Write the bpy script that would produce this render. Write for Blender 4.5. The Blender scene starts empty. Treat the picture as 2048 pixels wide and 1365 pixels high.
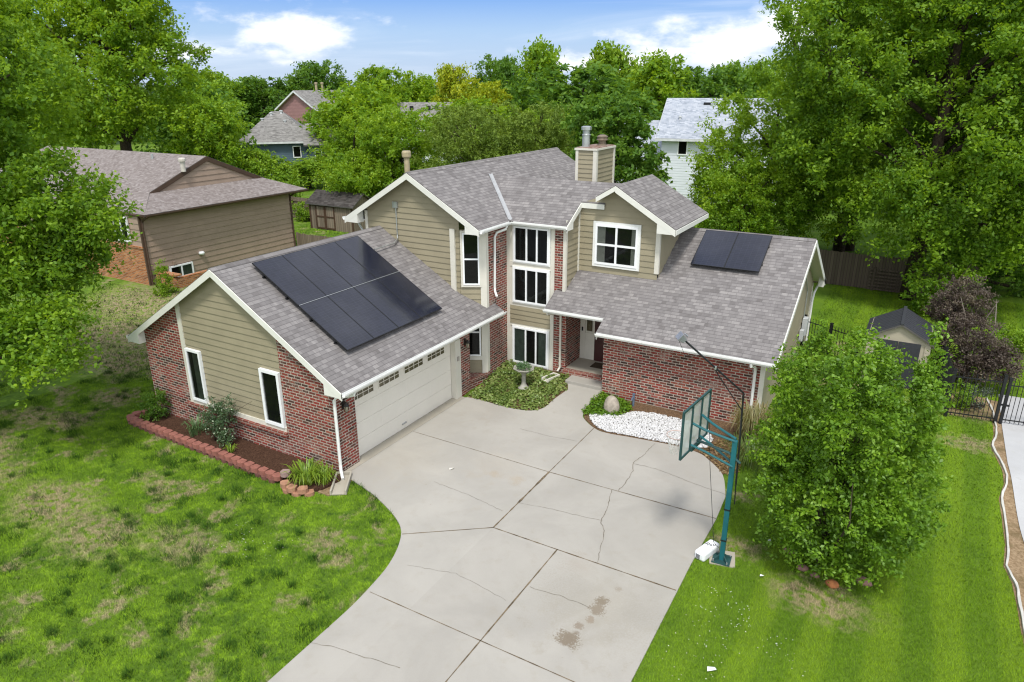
import bpy, math, random
import numpy as np
from mathutils import Vector, Matrix
R = math.radians
sc = bpy.context.scene
col = sc.collection

# ------------------------------------------------------------------ camera
cd = bpy.data.cameras.new('camera'); cam = bpy.data.objects.new('camera', cd); col.objects.link(cam)
cd.sensor_fit = 'HORIZONTAL'; cd.sensor_width = 36.0; cd.lens = 36.0 * 1413.8 / 2048; cd.clip_end = 6000; cd.clip_start = .1
_p, _y, _r = R(19.91), R(-30.282), R(-.264)
fw = Vector((math.sin(_y) * math.cos(_p), math.cos(_y) * math.cos(_p), -math.sin(_p)))
rt = Vector((math.cos(_y), -math.sin(_y), 0)); up = rt.cross(fw)
rt, up = math.cos(_r) * rt + math.sin(_r) * up, math.cos(_r) * up - math.sin(_r) * rt
CAM = Vector((12.803, -12.421, 10.167))
cam.matrix_world = Matrix(((rt.x, up.x, -fw.x, CAM.x), (rt.y, up.y, -fw.y, CAM.y), (rt.z, up.z, -fw.z, CAM.z), (0, 0, 0, 1)))
sc.camera = cam

# ------------------------------------------------------------------ light and exposure
SUN_EL, SUN_AZ = R(62), R(153)            # azimuth measured from +Y towards +X
S = Vector((math.sin(SUN_AZ) * math.cos(SUN_EL), math.cos(SUN_AZ) * math.cos(SUN_EL), math.sin(SUN_EL)))
sd = bpy.data.lights.new('sun', 'SUN'); sd.energy = 2.2; sd.angle = R(9.0); sd.color = (1, .955, .88)
so = bpy.data.objects.new('sun', sd); col.objects.link(so)
so.rotation_euler = S.to_track_quat('Z', 'Y').to_euler(); so.location = (0, 0, 60)
sc.view_settings.view_transform = 'Standard'; sc.view_settings.look = 'None'
sc.view_settings.exposure = .56; sc.view_settings.gamma = 1
sc.cycles.max_bounces = 6; sc.cycles.transparent_max_bounces = 12
sc.cycles.sample_clamp_indirect = 6; sc.cycles.filter_width = 1.2; sc.cycles.use_denoising = True; sc.cycles.use_adaptive_sampling = False


def N(nt, typ, ins=None, **pr):
    n = nt.nodes.new(typ)
    for k, v in pr.items(): setattr(n, k, v)
    for k, v in (ins or {}).items():
        s = n.inputs[k]
        if isinstance(v, bpy.types.NodeSocket): nt.links.new(v, s)
        elif isinstance(v, (tuple, list)) and len(v) == 3 and s.type == 'RGBA': s.default_value = (*v, 1)
        else: s.default_value = v
    return n
def MATH(nt, op, a, b=0.0, c=0.0, clamp=False):
    return N(nt, 'ShaderNodeMath', {0: a, 1: b, 2: c}, operation=op, use_clamp=clamp).outputs[0]
def MIX(nt, f, a, b, mode='MIX'):
    n = nt.nodes.new('ShaderNodeMix'); n.data_type = 'RGBA'; n.blend_type = mode
    for i, v in ((0, f), (6, a), (7, b)):
        s = n.inputs[i]
        if isinstance(v, bpy.types.NodeSocket): nt.links.new(v, s)
        elif isinstance(v, (tuple, list)): s.default_value = (*v, 1) if len(v) == 3 else v
        else: s.default_value = v
    return n.outputs[2]
def NOISE(nt, vec, scale, detail=3, rough=.55, dist=0.0):
    return N(nt, 'ShaderNodeTexNoise', {'Vector': vec, 'Scale': scale, 'Detail': detail, 'Roughness': rough, 'Distortion': dist}).outputs[0]
def STEP(nt, v, a, b):
    return N(nt, 'ShaderNodeMapRange', {0: v, 1: a, 2: b, 3: 0.0, 4: 1.0}, interpolation_type='SMOOTHSTEP').outputs[0]
def RAMP(nt, f, stops):
    n = nt.nodes.new('ShaderNodeValToRGB'); e = n.color_ramp.elements
    while len(e) < len(stops): e.new(.5)
    for k, (p, c) in enumerate(stops): e[k].position = p; e[k].color = (*c, 1)
    nt.links.new(f, n.inputs[0]); return n.outputs[0]

# ------------------------------------------------------------------ sky
w = bpy.data.worlds.new('World'); sc.world = w; w.use_nodes = True
nt = w.node_tree; nt.nodes.clear()
sky = N(nt, 'ShaderNodeTexSky', sky_type='NISHITA', sun_disc=False, sun_elevation=SUN_EL, sun_rotation=SUN_AZ, altitude=300, air_density=1.0, dust_density=.6, ozone_density=2.2)
tc = N(nt, 'ShaderNodeTexCoord').outputs['Generated']
sep = N(nt, 'ShaderNodeSeparateXYZ', {0: tc})
az = MATH(nt, 'ARCTAN2', sep.outputs[0], sep.outputs[1]); el = MATH(nt, 'ARCSINE', sep.outputs[2])
cv = N(nt, 'ShaderNodeCombineXYZ', {0: az, 1: MATH(nt, 'MULTIPLY', el, 2.2), 2: 0.0}).outputs[0]
puff = NOISE(nt, cv, 13, 7, .58)
puff2 = NOISE(nt, cv, 5, 3, .5)
mask = None
# cumulus banks: azimuth, elevation (deg), half width, half height
for (a, e, ha, he, k) in ((-46, 3.6, 6.4, 2.4, 1), (-49.5, 4.6, 3.5, 1.2, .6), (-52.5, 2.3, 5, 1.0, .7), (-15, 2.7, 9.0, 2.3, 1), (-9.5, 4.3, 4.6, 2.5, 1), (-23, 1.7, 7, 1.3, .9), (20, 4, 9, 3, 1), (-90, 5, 12, 3, 1), (60, 5, 14, 3, 1), (130, 6, 18, 4, 1), (200, 5, 16, 4, 1)):
    dx = MATH(nt, 'DIVIDE', MATH(nt, 'SUBTRACT', az, R(a if a < 180 else a - 360)), R(ha))
    dy = MATH(nt, 'DIVIDE', MATH(nt, 'SUBTRACT', el, R(e)), R(he))
    d = MATH(nt, 'SQRT', MATH(nt, 'ADD', MATH(nt, 'MULTIPLY', dx, dx), MATH(nt, 'MULTIPLY', dy, dy)))
    m = MATH(nt, 'MULTIPLY', MATH(nt, 'SUBTRACT', 1.0, d), k)
    mask = m if mask is None else MATH(nt, 'SMOOTH_MAX', mask, m, .15)
dens = MATH(nt, 'ADD', mask, MATH(nt, 'MULTIPLY', MATH(nt, 'SUBTRACT', puff, .5), 2.6))
cum = STEP(nt, dens, .05, .85)
cv2 = N(nt, 'ShaderNodeCombineXYZ', {0: MATH(nt, 'ADD', az, MATH(nt, 'MULTIPLY', el, -1.5)), 1: MATH(nt, 'MULTIPLY', el, 9.0), 2: 3.3}).outputs[0]
cir = MATH(nt, 'MULTIPLY', STEP(nt, NOISE(nt, cv2, 2.6, 6, .6, .6), .47, .82), .85)
grad = RAMP(nt, STEP(nt, el, -.02, .62), [(.0, (.50, .64, .88)), (.05, (.40, .59, .90)), (.125, (.085, .315, .88)), (.5, (.10, .30, .72)), (1, (.07, .22, .6))])
grad = MIX(nt, 1.0, grad, (8.6, 8.6, 8.6), 'MULTIPLY')
base = MIX(nt, .82, sky.outputs[0], grad)
c1 = MIX(nt, MATH(nt, 'MULTIPLY', cir, .5), base, (8.0, 8.6, 9.4))
# high thin cloud well above the frame softens the light
cv3 = N(nt, 'ShaderNodeVectorMath', {0: tc, 1: (1.6, 1.6, 2.4)}, operation='MULTIPLY').outputs[0]
high = MATH(nt, 'MULTIPLY', STEP(nt, el, .16, .5), STEP(nt, NOISE(nt, cv3, 1.7, 6, .6, .4), .25, .62))
c1 = MIX(nt, MATH(nt, 'MULTIPLY', high, .85), c1, (8.2, 8.2, 8.3))
# added bright cloud, unseen behind the camera, put in to light the walls
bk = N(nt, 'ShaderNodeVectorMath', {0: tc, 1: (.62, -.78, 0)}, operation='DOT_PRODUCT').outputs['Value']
fill_bank = MATH(nt, 'MULTIPLY', STEP(nt, MATH(nt, 'ADD', bk, MATH(nt, 'MULTIPLY', MATH(nt, 'SUBTRACT', NOISE(nt, cv3, 2.4, 6, .6), .5), .5)), -.05, .45), STEP(nt, el, -.01, .03))
c1 = MIX(nt, MATH(nt, 'MULTIPLY', fill_bank, .9), c1, (12.7, 13.1, 13.8))
shade = MIX(nt, STEP(nt, puff2, .35, .65), (8.2, 8.6, 9.4), (10.2, 10.2, 10.3))
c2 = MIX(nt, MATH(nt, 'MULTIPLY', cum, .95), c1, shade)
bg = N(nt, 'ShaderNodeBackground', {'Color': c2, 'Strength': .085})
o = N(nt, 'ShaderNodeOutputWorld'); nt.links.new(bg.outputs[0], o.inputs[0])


# ------------------------------------------------------------------ helpers
class MB:
    def __init__(s): s.v = []; s.f = []; s.mi = []
    def face(s, pts, mi=0):
        i = len(s.v); s.v += [tuple(p) for p in pts]; s.f.append(tuple(range(i, i + len(pts)))); s.mi.append(mi); return s
    def add(s, vs, fs, mi=0):
        i = len(s.v); s.v += [tuple(p) for p in vs]
        for f in fs: s.f.append(tuple(i + k for k in f)); s.mi.append(mi)
        return s
    def box(s, x0, y0, z0, x1, y1, z1, mi=0):
        x0, x1 = min(x0, x1), max(x0, x1); y0, y1 = min(y0, y1), max(y0, y1); z0, z1 = min(z0, z1), max(z0, z1)
        return s.add([(x0, y0, z0), (x1, y0, z0), (x1, y1, z0), (x0, y1, z0), (x0, y0, z1), (x1, y0, z1), (x1, y1, z1), (x0, y1, z1)],
                     [(0, 3, 2, 1), (4, 5, 6, 7), (0, 1, 5, 4), (1, 2, 6, 5), (2, 3, 7, 6), (3, 0, 4, 7)], mi)
    def obox(s, P, d, n, u0, u1, n0, n1, z0, z1, mi=0):      # box in a wall frame: P origin, d right, n out
        P, d, n = Vector(P), Vector(d), Vector(n)
        q = [P + d * u + n * k + Vector((0, 0, z)) for z in (z0, z1) for (u, k) in ((u0, n1), (u1, n1), (u1, n0), (u0, n0))]
        return s.add(q, [(0, 3, 2, 1), (4, 5, 6, 7), (0, 1, 5, 4), (1, 2, 6, 5), (2, 3, 7, 6), (3, 0, 4, 7)], mi)
    def prism(s, pts, off, mi=0, mi2=None):                  # polygon extruded by the vector off
        n = len(pts); off = Vector(off); a = [Vector(p) for p in pts]; b = [p + off for p in a]
        m2 = mi if mi2 is None else mi2
        s.face(a, mi); s.face(b[::-1], m2)
        for k in range(n): s.face([a[k], b[k], b[(k + 1) % n], a[(k + 1) % n]], m2)
        return s
    def tube(s, path, r, n=8, mi=0, cap=True):
        path = [Vector(p) for p in path]; m = len(path)
        rs = r if isinstance(r, (list, tuple)) else [r] * m
        i0 = len(s.v); ref = None
        for k, p in enumerate(path):
            t = (path[min(k + 1, m - 1)] - path[max(k - 1, 0)]).normalized()
            if ref is None: ref = t.cross(Vector((0, 0, 1)) if abs(t.z) < .9 else Vector((1, 0, 0))).normalized()
            ref = (ref - t * ref.dot(t)).normalized(); b = t.cross(ref)
            for j in range(n):
                a = 2 * math.pi * j / n; s.v.append(tuple(p + (ref * math.cos(a) + b * math.sin(a)) * rs[k]))
        for k in range(m - 1):
            for j in range(n):
                s.f.append((i0 + k * n + j, i0 + k * n + (j + 1) % n, i0 + (k + 1) * n + (j + 1) % n, i0 + (k + 1) * n + j)); s.mi.append(mi)
        if cap:
            s.f.append(tuple(i0 + j for j in range(n))[::-1]); s.mi.append(mi)
            s.f.append(tuple(i0 + (m - 1) * n + j for j in range(n))); s.mi.append(mi)
        return s
    def lathe(s, prof, c=(0, 0, 0), n=16, mi=0):
        i0 = len(s.v)
        for (r, z) in prof:
            for j in range(n):
                a = 2 * math.pi * j / n; s.v.append((c[0] + r * math.cos(a), c[1] + r * math.sin(a), c[2] + z))
        for k in range(len(prof) - 1):
            for j in range(n):
                s.f.append((i0 + k * n + j, i0 + k * n + (j + 1) % n, i0 + (k + 1) * n + (j + 1) % n, i0 + (k + 1) * n + j)); s.mi.append(mi)
        return s
    def build(s, name, mats, parent=None, smooth=False, bevel=0, uv=True):
        me = bpy.data.meshes.new(name); me.from_pydata(s.v, [], s.f)
        if not isinstance(mats, (list, tuple)): mats = [mats]
        for m in mats: me.materials.append(m)
        me.polygons.foreach_set('material_index', s.mi)
        if smooth: me.polygons.foreach_set('use_smooth', [True] * len(s.f))
        me.update()
        if uv:
            L = me.uv_layers.new(name='UVMap'); data = np.zeros((len(me.loops), 2), 'f')
            for p in me.polygons:
                n = p.normal
                if abs(n.z) > .995: t = Vector((1, 0, 0)); b = Vector((0, 1, 0))
                else:
                    t = Vector((0, 0, 1)).cross(n).normalized(); b = n.cross(t)
                for li in p.loop_indices:
                    c = me.vertices[me.loops[li].vertex_index].co; data[li] = (c.dot(t), c.dot(b))
            L.data.foreach_set('uv', data.ravel())
        ob = bpy.data.objects.new(name, me); col.objects.link(ob)
        if parent: ob.parent = parent; ob.matrix_parent_inverse = parent.matrix_world.inverted()
        if bevel:
            bv = ob.modifiers.new('bevel', 'BEVEL'); bv.width = bevel; bv.segments = 2; bv.limit_method = 'ANGLE'
        return ob

def tag(o, label=None, cat=None, group=None, kind=None):
    if label: o['label'] = label
    if cat: o['category'] = cat
    if group: o['group'] = group
    if kind: o['kind'] = kind
    return o
def thing(name, label, cat, loc=(0, 0, 0), group=None):
    o = bpy.data.objects.new(name, None); col.objects.link(o); o.location = loc; o.empty_display_size = .2
    o.matrix_world = Matrix.Translation(loc)
    return tag(o, label, cat, group)
def hgt(x, y):
    t = min(max((y - 6.0) / 2.8, 0), 1); return .4 * t * t * (3 - 2 * t)
def hgtn(x, y):
    t = np.clip((y - 6.0) / 2.8, 0, 1); return .4 * t * t * (3 - 2 * t)
def raw_mesh(name, V, F, mats, parent=None, mi=None, attr=None, smooth=False):
    """fast mesh from numpy; F is (n,3) or (n,4)"""
    me = bpy.data.meshes.new(name); V = np.asarray(V, 'f'); F = np.asarray(F, 'i'); k = F.shape[1]
    me.vertices.add(len(V)); me.vertices.foreach_set('co', V.ravel())
    me.loops.add(F.size); me.loops.foreach_set('vertex_index', F.ravel())
    me.polygons.add(len(F)); me.polygons.foreach_set('loop_start', np.arange(0, F.size, k, dtype='i'))
    for m in (mats if isinstance(mats, (list, tuple)) else [mats]): me.materials.append(m)
    if mi is not None: me.polygons.foreach_set('material_index', np.asarray(mi, 'i'))
    if smooth: me.polygons.foreach_set('use_smooth', np.ones(len(F), bool))
    if attr is not None:
        a = me.attributes.new('tint', 'FLOAT', 'POINT'); a.data.foreach_set('value', np.asarray(attr, 'f'))
    me.update(calc_edges=True)
    ob = bpy.data.objects.new(name, me); col.objects.link(ob)
    if parent: ob.parent = parent; ob.matrix_parent_inverse = parent.matrix_world.inverted()
    return ob
def copy_tree(src, loc, rotz=0, scale=(1, 1, 1), label=None, cat=None, group=None):
    r = src.copy(); col.objects.link(r); r.location = loc; r.rotation_euler = (0, 0, rotz); r.scale = scale
    tag(r, label, cat, group)
    for ch in src.children:
        c = ch.copy(); col.objects.link(c); c.parent = r
        for g in ch.children:
            d = g.copy(); col.objects.link(d); d.parent = c
    return r

# ------------------------------------------------------------------ materials
def newmat(name):
    m = bpy.data.materials.new(name); m.use_nodes = True; nt = m.node_tree; nt.nodes.clear()
    out = nt.nodes.new('ShaderNodeOutputMaterial'); return m, nt, out
def pbsdf(nt, out, colr, rough=.7, normal=None, metal=0.0, spec=.4, **k):
    b = N(nt, 'ShaderNodeBsdfPrincipled', {'Base Color': colr, 'Roughness': rough, 'Metallic': metal, 'Specular IOR Level': spec})
    if normal is not None: nt.links.new(normal, b.inputs['Normal'])
    for kk, v in k.items(): b.inputs[kk.replace('_', ' ')].default_value = v
    nt.links.new(b.outputs[0], out.inputs[0]); return b
def bump(nt, h, s=.3, d=.01):
    return N(nt, 'ShaderNodeBump', {'Strength': s, 'Distance': d, 'Height': h}).outputs[0]
def POS(nt): return N(nt, 'ShaderNodeNewGeometry').outputs['Position']
def UV(nt): return N(nt, 'ShaderNodeUVMap', uv_map='UVMap').outputs[0]
def ISL(nt): return N(nt, 'ShaderNodeNewGeometry').outputs['Random Per Island']

def m_paint(name, c, rough=.5, var=.12, scale=2.5, metal=0.0, grime=.0, bumpv=0):
    m, nt, out = newmat(name); P = POS(nt)
    n = NOISE(nt, P, scale, 5, .6); n2 = NOISE(nt, P, scale * 14, 2)
    d = tuple(x * (1 - var) for x in c); l = tuple(min(x * (1 + var), 1) for x in c)
    cc = MIX(nt, STEP(nt, MATH(nt, 'ADD', MATH(nt, 'MULTIPLY', n, .8), MATH(nt, 'MULTIPLY', n2, .2)), .3, .7), d, l)
    if grime: cc = MIX(nt, MATH(nt, 'MULTIPLY', STEP(nt, NOISE(nt, P, scale * .6, 6, .7), .55, .75), grime), cc, tuple(x * .55 for x in c))
    pbsdf(nt, out, cc, rough, bump(nt, n2, bumpv, .004) if bumpv else None, metal); return m

def m_shingle(name, ramp, bw=.34, bh=.15):
    m, nt, out = newmat(name); uv = UV(nt)
    wob = N(nt, 'ShaderNodeVectorMath', {0: uv, 1: N(nt, 'ShaderNodeVectorMath', {0: N(nt, 'ShaderNodeTexNoise', {'Vector': uv, 'Scale': 3.0}).outputs['Color'], 1: (.012, .012, 0)}, operation='MULTIPLY').outputs[0]}).outputs[0]
    def br(bwx, off, shift):
        v = N(nt, 'ShaderNodeVectorMath', {0: wob, 1: (shift, 0, 0)}).outputs[0]
        return N(nt, 'ShaderNodeTexBrick', {'Vector': v, 'Color1': (0, 0, 0), 'Color2': (1, 1, 1), 'Mortar': (.5, .5, .5), 'Scale': 1.0, 'Mortar Size': .006, 'Mortar Smooth': .1, 'Brick Width': bwx, 'Row Height': bh, 'Bias': 0.0}, offset=off, offset_frequency=2, squash=1.35, squash_frequency=3)
    b1 = br(bw, .37, 0); b2 = br(bw * .62, .5, .11)
    g = MATH(nt, 'ADD', MATH(nt, 'MULTIPLY', b1.outputs[0], .62), MATH(nt, 'MULTIPLY', b2.outputs[0], .38))
    big = NOISE(nt, uv, .7, 4, .6); grain = NOISE(nt, uv, 60, 2, .7)
    g = MATH(nt, 'ADD', g, MATH(nt, 'ADD', MATH(nt, 'MULTIPLY', MATH(nt, 'SUBTRACT', big, .5), .30), MATH(nt, 'MULTIPLY', MATH(nt, 'SUBTRACT', grain, .5), .5)))
    c = RAMP(nt, g, ramp)
    # butt edge of each course: dark line along the bottom edge
    row = N(nt, 'ShaderNodeSeparateXYZ', {0: wob}).outputs[1]
    fr = MATH(nt, 'FRACT', MATH(nt, 'DIVIDE', row, bh))
    edge = MATH(nt, 'SUBTRACT', 1.0, STEP(nt, fr, .04, .16))
    gap = MATH(nt, 'MULTIPLY', b1.outputs['Fac'], .3)
    c = MIX(nt, MATH(nt, 'MAXIMUM', MATH(nt, 'MULTIPLY', edge, .50), gap), c, (.03, .028, .028))
    hh = MATH(nt, 'ADD', MATH(nt, 'MULTIPLY', MATH(nt, 'SUBTRACT', 1.0, fr), 1.0), MATH(nt, 'ADD', MATH(nt, 'MULTIPLY', b2.outputs[0], .5), MATH(nt, 'MULTIPLY', grain, .4)))
    pbsdf(nt, out, c, .92, bump(nt, hh, .55, .012), 0, .25); return m

def m_brick(name, ramp, mortar, wash=.5):
    m, nt, out = newmat(name); uv = UV(nt)
    wob = N(nt, 'ShaderNodeVectorMath', {0: uv, 1: N(nt, 'ShaderNodeVectorMath', {0: N(nt, 'ShaderNodeTexNoise', {'Vector': uv, 'Scale': 9.0}).outputs['Color'], 1: (.012, .012, 0)}, operation='MULTIPLY').outputs[0]}).outputs[0]
    b = N(nt, 'ShaderNodeTexBrick', {'Vector': wob, 'Color1': (0, 0, 0), 'Color2': (1, 1, 1), 'Mortar': (.5, .5, .5), 'Scale': 1.0, 'Mortar Size': .0135, 'Mortar Smooth': .2, 'Brick Width': .245, 'Row Height': .088}, offset=.5, offset_frequency=2)
    g = MATH(nt, 'ADD', b.outputs[0], MATH(nt, 'MULTIPLY', MATH(nt, 'SUBTRACT', NOISE(nt, uv, 14, 4, .65), .5), .55))
    c = RAMP(nt, g, ramp)
    ws = MATH(nt, 'MULTIPLY', STEP(nt, MATH(nt, 'ADD', MATH(nt, 'MULTIPLY', NOISE(nt, uv, 1.1, 4, .6), .6), MATH(nt, 'MULTIPLY', NOISE(nt, uv, 16, 4, .7), .4)), .53, .68), wash)
    c = MIX(nt, ws, c, tuple(x * 1.05 for x in mortar))
    mo = MIX(nt, STEP(nt, NOISE(nt, uv, 3, 4), .3, .7), tuple(x * .7 for x in mortar), mortar)
    c = MIX(nt, b.outputs['Fac'], c, mo)
    hh = MATH(nt, 'SUBTRACT', MATH(nt, 'MULTIPLY', NOISE(nt, uv, 30, 3), .4), b.outputs['Fac'])
    pbsdf(nt, out, c, .9, bump(nt, hh, .7, .012), 0, .25); return m

def m_glass(name, tint=.55):
    m, nt, out = newmat(name)
    n = NOISE(nt, POS(nt), .9, 2)
    nb = bump(nt, n, .05, .02)
    t = N(nt, 'ShaderNodeBsdfTransparent', {'Color': (tint, tint * 1.03, tint)})
    g = N(nt, 'ShaderNodeBsdfGlossy', {'Color': (.9, .95, .95), 'Roughness': .02, 'Normal': nb})
    f = MATH(nt, 'ADD', MATH(nt, 'MULTIPLY', N(nt, 'ShaderNodeFresnel', {'IOR': 1.5, 'Normal': nb}).outputs[0], .45), .004)
    x = N(nt, 'ShaderNodeMixShader', {0: f}); nt.links.new(t.outputs[0], x.inputs[1]); nt.links.new(g.outputs[0], x.inputs[2])
    nt.links.new(x.outputs[0], out.inputs[0]); return m

def m_leaf(name, c0, c1, c2, trans=.4, clump=.5, rough=.5, gloss=.06):
    m, nt, out = newmat(name)
    r = ISL(nt); P = N(nt, 'ShaderNodeTexCoord').outputs['Object']
    n = NOISE(nt, P, clump, 3, .6)
    f = MATH(nt, 'ADD', MATH(nt, 'MULTIPLY', r, .5), MATH(nt, 'MULTIPLY', STEP(nt, n, .3, .7), .5))
    c = RAMP(nt, f, [(.05, c0), (.5, c1), (.95, c2)])
    d = N(nt, 'ShaderNodeBsdfDiffuse', {'Color': c})
    tl = N(nt, 'ShaderNodeBsdfTranslucent', {'Color': MIX(nt, .35, c, (c2[0] * 1.5, c2[1] * 1.25, c2[2] * .6))})
    x = N(nt, 'ShaderNodeMixShader', {0: trans}); nt.links.new(d.outputs[0], x.inputs[1]); nt.links.new(tl.outputs[0], x.inputs[2])
    g = N(nt, 'ShaderNodeBsdfGlossy', {'Color': (.8, .9, .7), 'Roughness': rough})
    y = N(nt, 'ShaderNodeMixShader', {0: gloss}); nt.links.new(x.outputs[0], y.inputs[1]); nt.links.new(g.outputs[0], y.inputs[2])
    nt.links.new(y.outputs[0], out.inputs[0]); return m

SPOTS = [(-10.6, 0.0, .8, 1), (-9.9, -1.9, .75, 1), (-11.4, -2.2, .8, .9), (-10.6, -4.3, 1.2, 1), (-8.3, -4.9, 1.1, .7), (-5.3, -4.8, 1.3, .9), (-3.2, -5.0, 1.2, .8), (-1.0, -4.2, .9, .7),
         (1.9, -2.4, .6, .8), (-16.5, 4.2, 3.0, 1), (-19.6, 7.2, 3.2, 1), (-13.6, 2.3, 2.0, .95), (10.4, 2.2, .55, .8), (12.3, 1.2, .9, .9), (11.2, 12.8, 1.2, .8), (11.5, 16.4, 1.3, .9), (15.2, 9.8, .7, .8), (14.9, 12.4, 1.0, .9), (14.6, 20, 1.2, .6), (9.9, 4.4, .4, .8)]
def lawn_color(nt, isl=None):
    P = POS(nt); xy = N(nt, 'ShaderNodeSeparateXYZ', {0: P}); X, Y = xy.outputs[0], xy.outputs[1]
    Pf = N(nt, 'ShaderNodeCombineXYZ', {0: X, 1: Y, 2: 0.0}).outputs[0]
    n1 = NOISE(nt, Pf, .55, 4, .6, .4); n2 = NOISE(nt, Pf, 3.1, 5, .66, .4); n3 = NOISE(nt, Pf, 9, 3, .6); n4 = NOISE(nt, Pf, .23, 2, .5)
    left = MATH(nt, 'SUBTRACT', 1.0, STEP(nt, X, 5.0, 7.0))
    right = STEP(nt, X, 9.0, 11.5)
    c = MIX(nt, STEP(nt, n1, .36, .66), (.090, .180, .014), (.155, .280, .016))
    c = MIX(nt, MATH(nt, 'MULTIPLY', STEP(nt, n2, .515, .60), MATH(nt, 'MULTIPLY', left, .8)), c, (.205, .355, .020))      # pale clover mats
    c = MIX(nt, MATH(nt, 'MULTIPLY', STEP(nt, MATH(nt, 'SUBTRACT', 1.0, n2), .55, .68), MATH(nt, 'ADD', MATH(nt, 'MULTIPLY', left, .5), .25)), c, (.030, .085, .014))
    # mown stripes on the side lawn
    st = MATH(nt, 'SINE', MATH(nt, 'MULTIPLY', MATH(nt, 'ADD', X, MATH(nt, 'MULTIPLY', n4, .5)), 5.6))
    c = MIX(nt, MATH(nt, 'MULTIPLY', right, .6), c, MIX(nt, STEP(nt, st, -.5, .6), (.105, .205, .010), (.195, .320, .016)))
    c = MIX(nt, MATH(nt, 'MULTIPLY', STEP(nt, n3, .4, .75), .45), c, (.180, .300, .035))
    # bare straw patches
    wx = MATH(nt, 'MULTIPLY', MATH(nt, 'SUBTRACT', n1, .5), 2.2); wy = MATH(nt, 'MULTIPLY', MATH(nt, 'SUBTRACT', n2, .5), 1.8)
    bare = None
    for (sx, sy, r, k) in SPOTS:
        dx = MATH(nt, 'ADD', MATH(nt, 'SUBTRACT', X, sx), wx); dy = MATH(nt, 'ADD', MATH(nt, 'SUBTRACT', Y, sy), wy)
        d = MATH(nt, 'SQRT', MATH(nt, 'ADD', MATH(nt, 'MULTIPLY', MATH(nt, 'MULTIPLY', dx, dx), .6), MATH(nt, 'MULTIPLY', MATH(nt, 'MULTIPLY', dy, dy), 1.5)))
        v = MATH(nt, 'MULTIPLY', MATH(nt, 'SUBTRACT', 1.0, STEP(nt, d, r * .35, r * 1.25)), k)
        bare = v if bare is None else MATH(nt, 'MAXIMUM', bare, v)
    rnd = MATH(nt, 'MULTIPLY', STEP(nt, NOISE(nt, Pf, .9, 5, .62, .5), .53, .64), MATH(nt, 'MULTIPLY', left, .8))
    bare = MATH(nt, 'MAXIMUM', bare, rnd)
    bare = MATH(nt, 'MULTIPLY', bare, STEP(nt, NOISE(nt, Pf, 5, 4, .65), .36, .58))
    straw = MIX(nt, n3, (.31, .23, .14), (.50, .40, .27))
    c = MIX(nt, MATH(nt, 'MULTIPLY', bare, .92), c, straw)
    return c, bare, n3, Pf

def m_lawn():
    m, nt, out = newmat('lawn_turf'); c, bare, n3, P = lawn_color(nt)
    c = MIX(nt, .35, c, (.04, .06, .018))
    fine = NOISE(nt, P, 70, 3, .7)
    pbsdf(nt, out, c, .95, bump(nt, MATH(nt, 'ADD', fine, n3), .6, .03), 0, .1); return m
def m_blade():
    m, nt, out = newmat('grass_blade'); c, bare, n3, P = lawn_color(nt)
    t = N(nt, 'ShaderNodeAttribute', attribute_name='tint').outputs['Fac']
    r = ISL(nt)
    c = MIX(nt, MATH(nt, 'MULTIPLY', STEP(nt, t, .5, 1.0), .8), c, (.020, .062, .012))
    c = MIX(nt, MATH(nt, 'MULTIPLY', r, .55), c, MIX(nt, 1.0, c, (1.5, 1.4, 1.5), 'MULTIPLY'))
    ng = N(nt, 'ShaderNodeNewGeometry').outputs['Normal']
    nn = N(nt, 'ShaderNodeVectorMath', {0: N(nt, 'ShaderNodeVectorMath', {0: ng, 1: (.5, .5, .5)}, operation='MULTIPLY').outputs[0], 1: (0, 0, .7)}).outputs[0]
    nn = N(nt, 'ShaderNodeVectorMath', {0: nn}, operation='NORMALIZE').outputs[0]
    d = N(nt, 'ShaderNodeBsdfDiffuse', {'Color': c, 'Normal': nn}); tl = N(nt, 'ShaderNodeBsdfTranslucent', {'Color': c})
    x = N(nt, 'ShaderNodeMixShader', {0: .2}); nt.links.new(d.outputs[0], x.inputs[1]); nt.links.new(tl.outputs[0], x.inputs[2])
    nt.links.new(x.outputs[0], out.inputs[0]); return m

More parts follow.
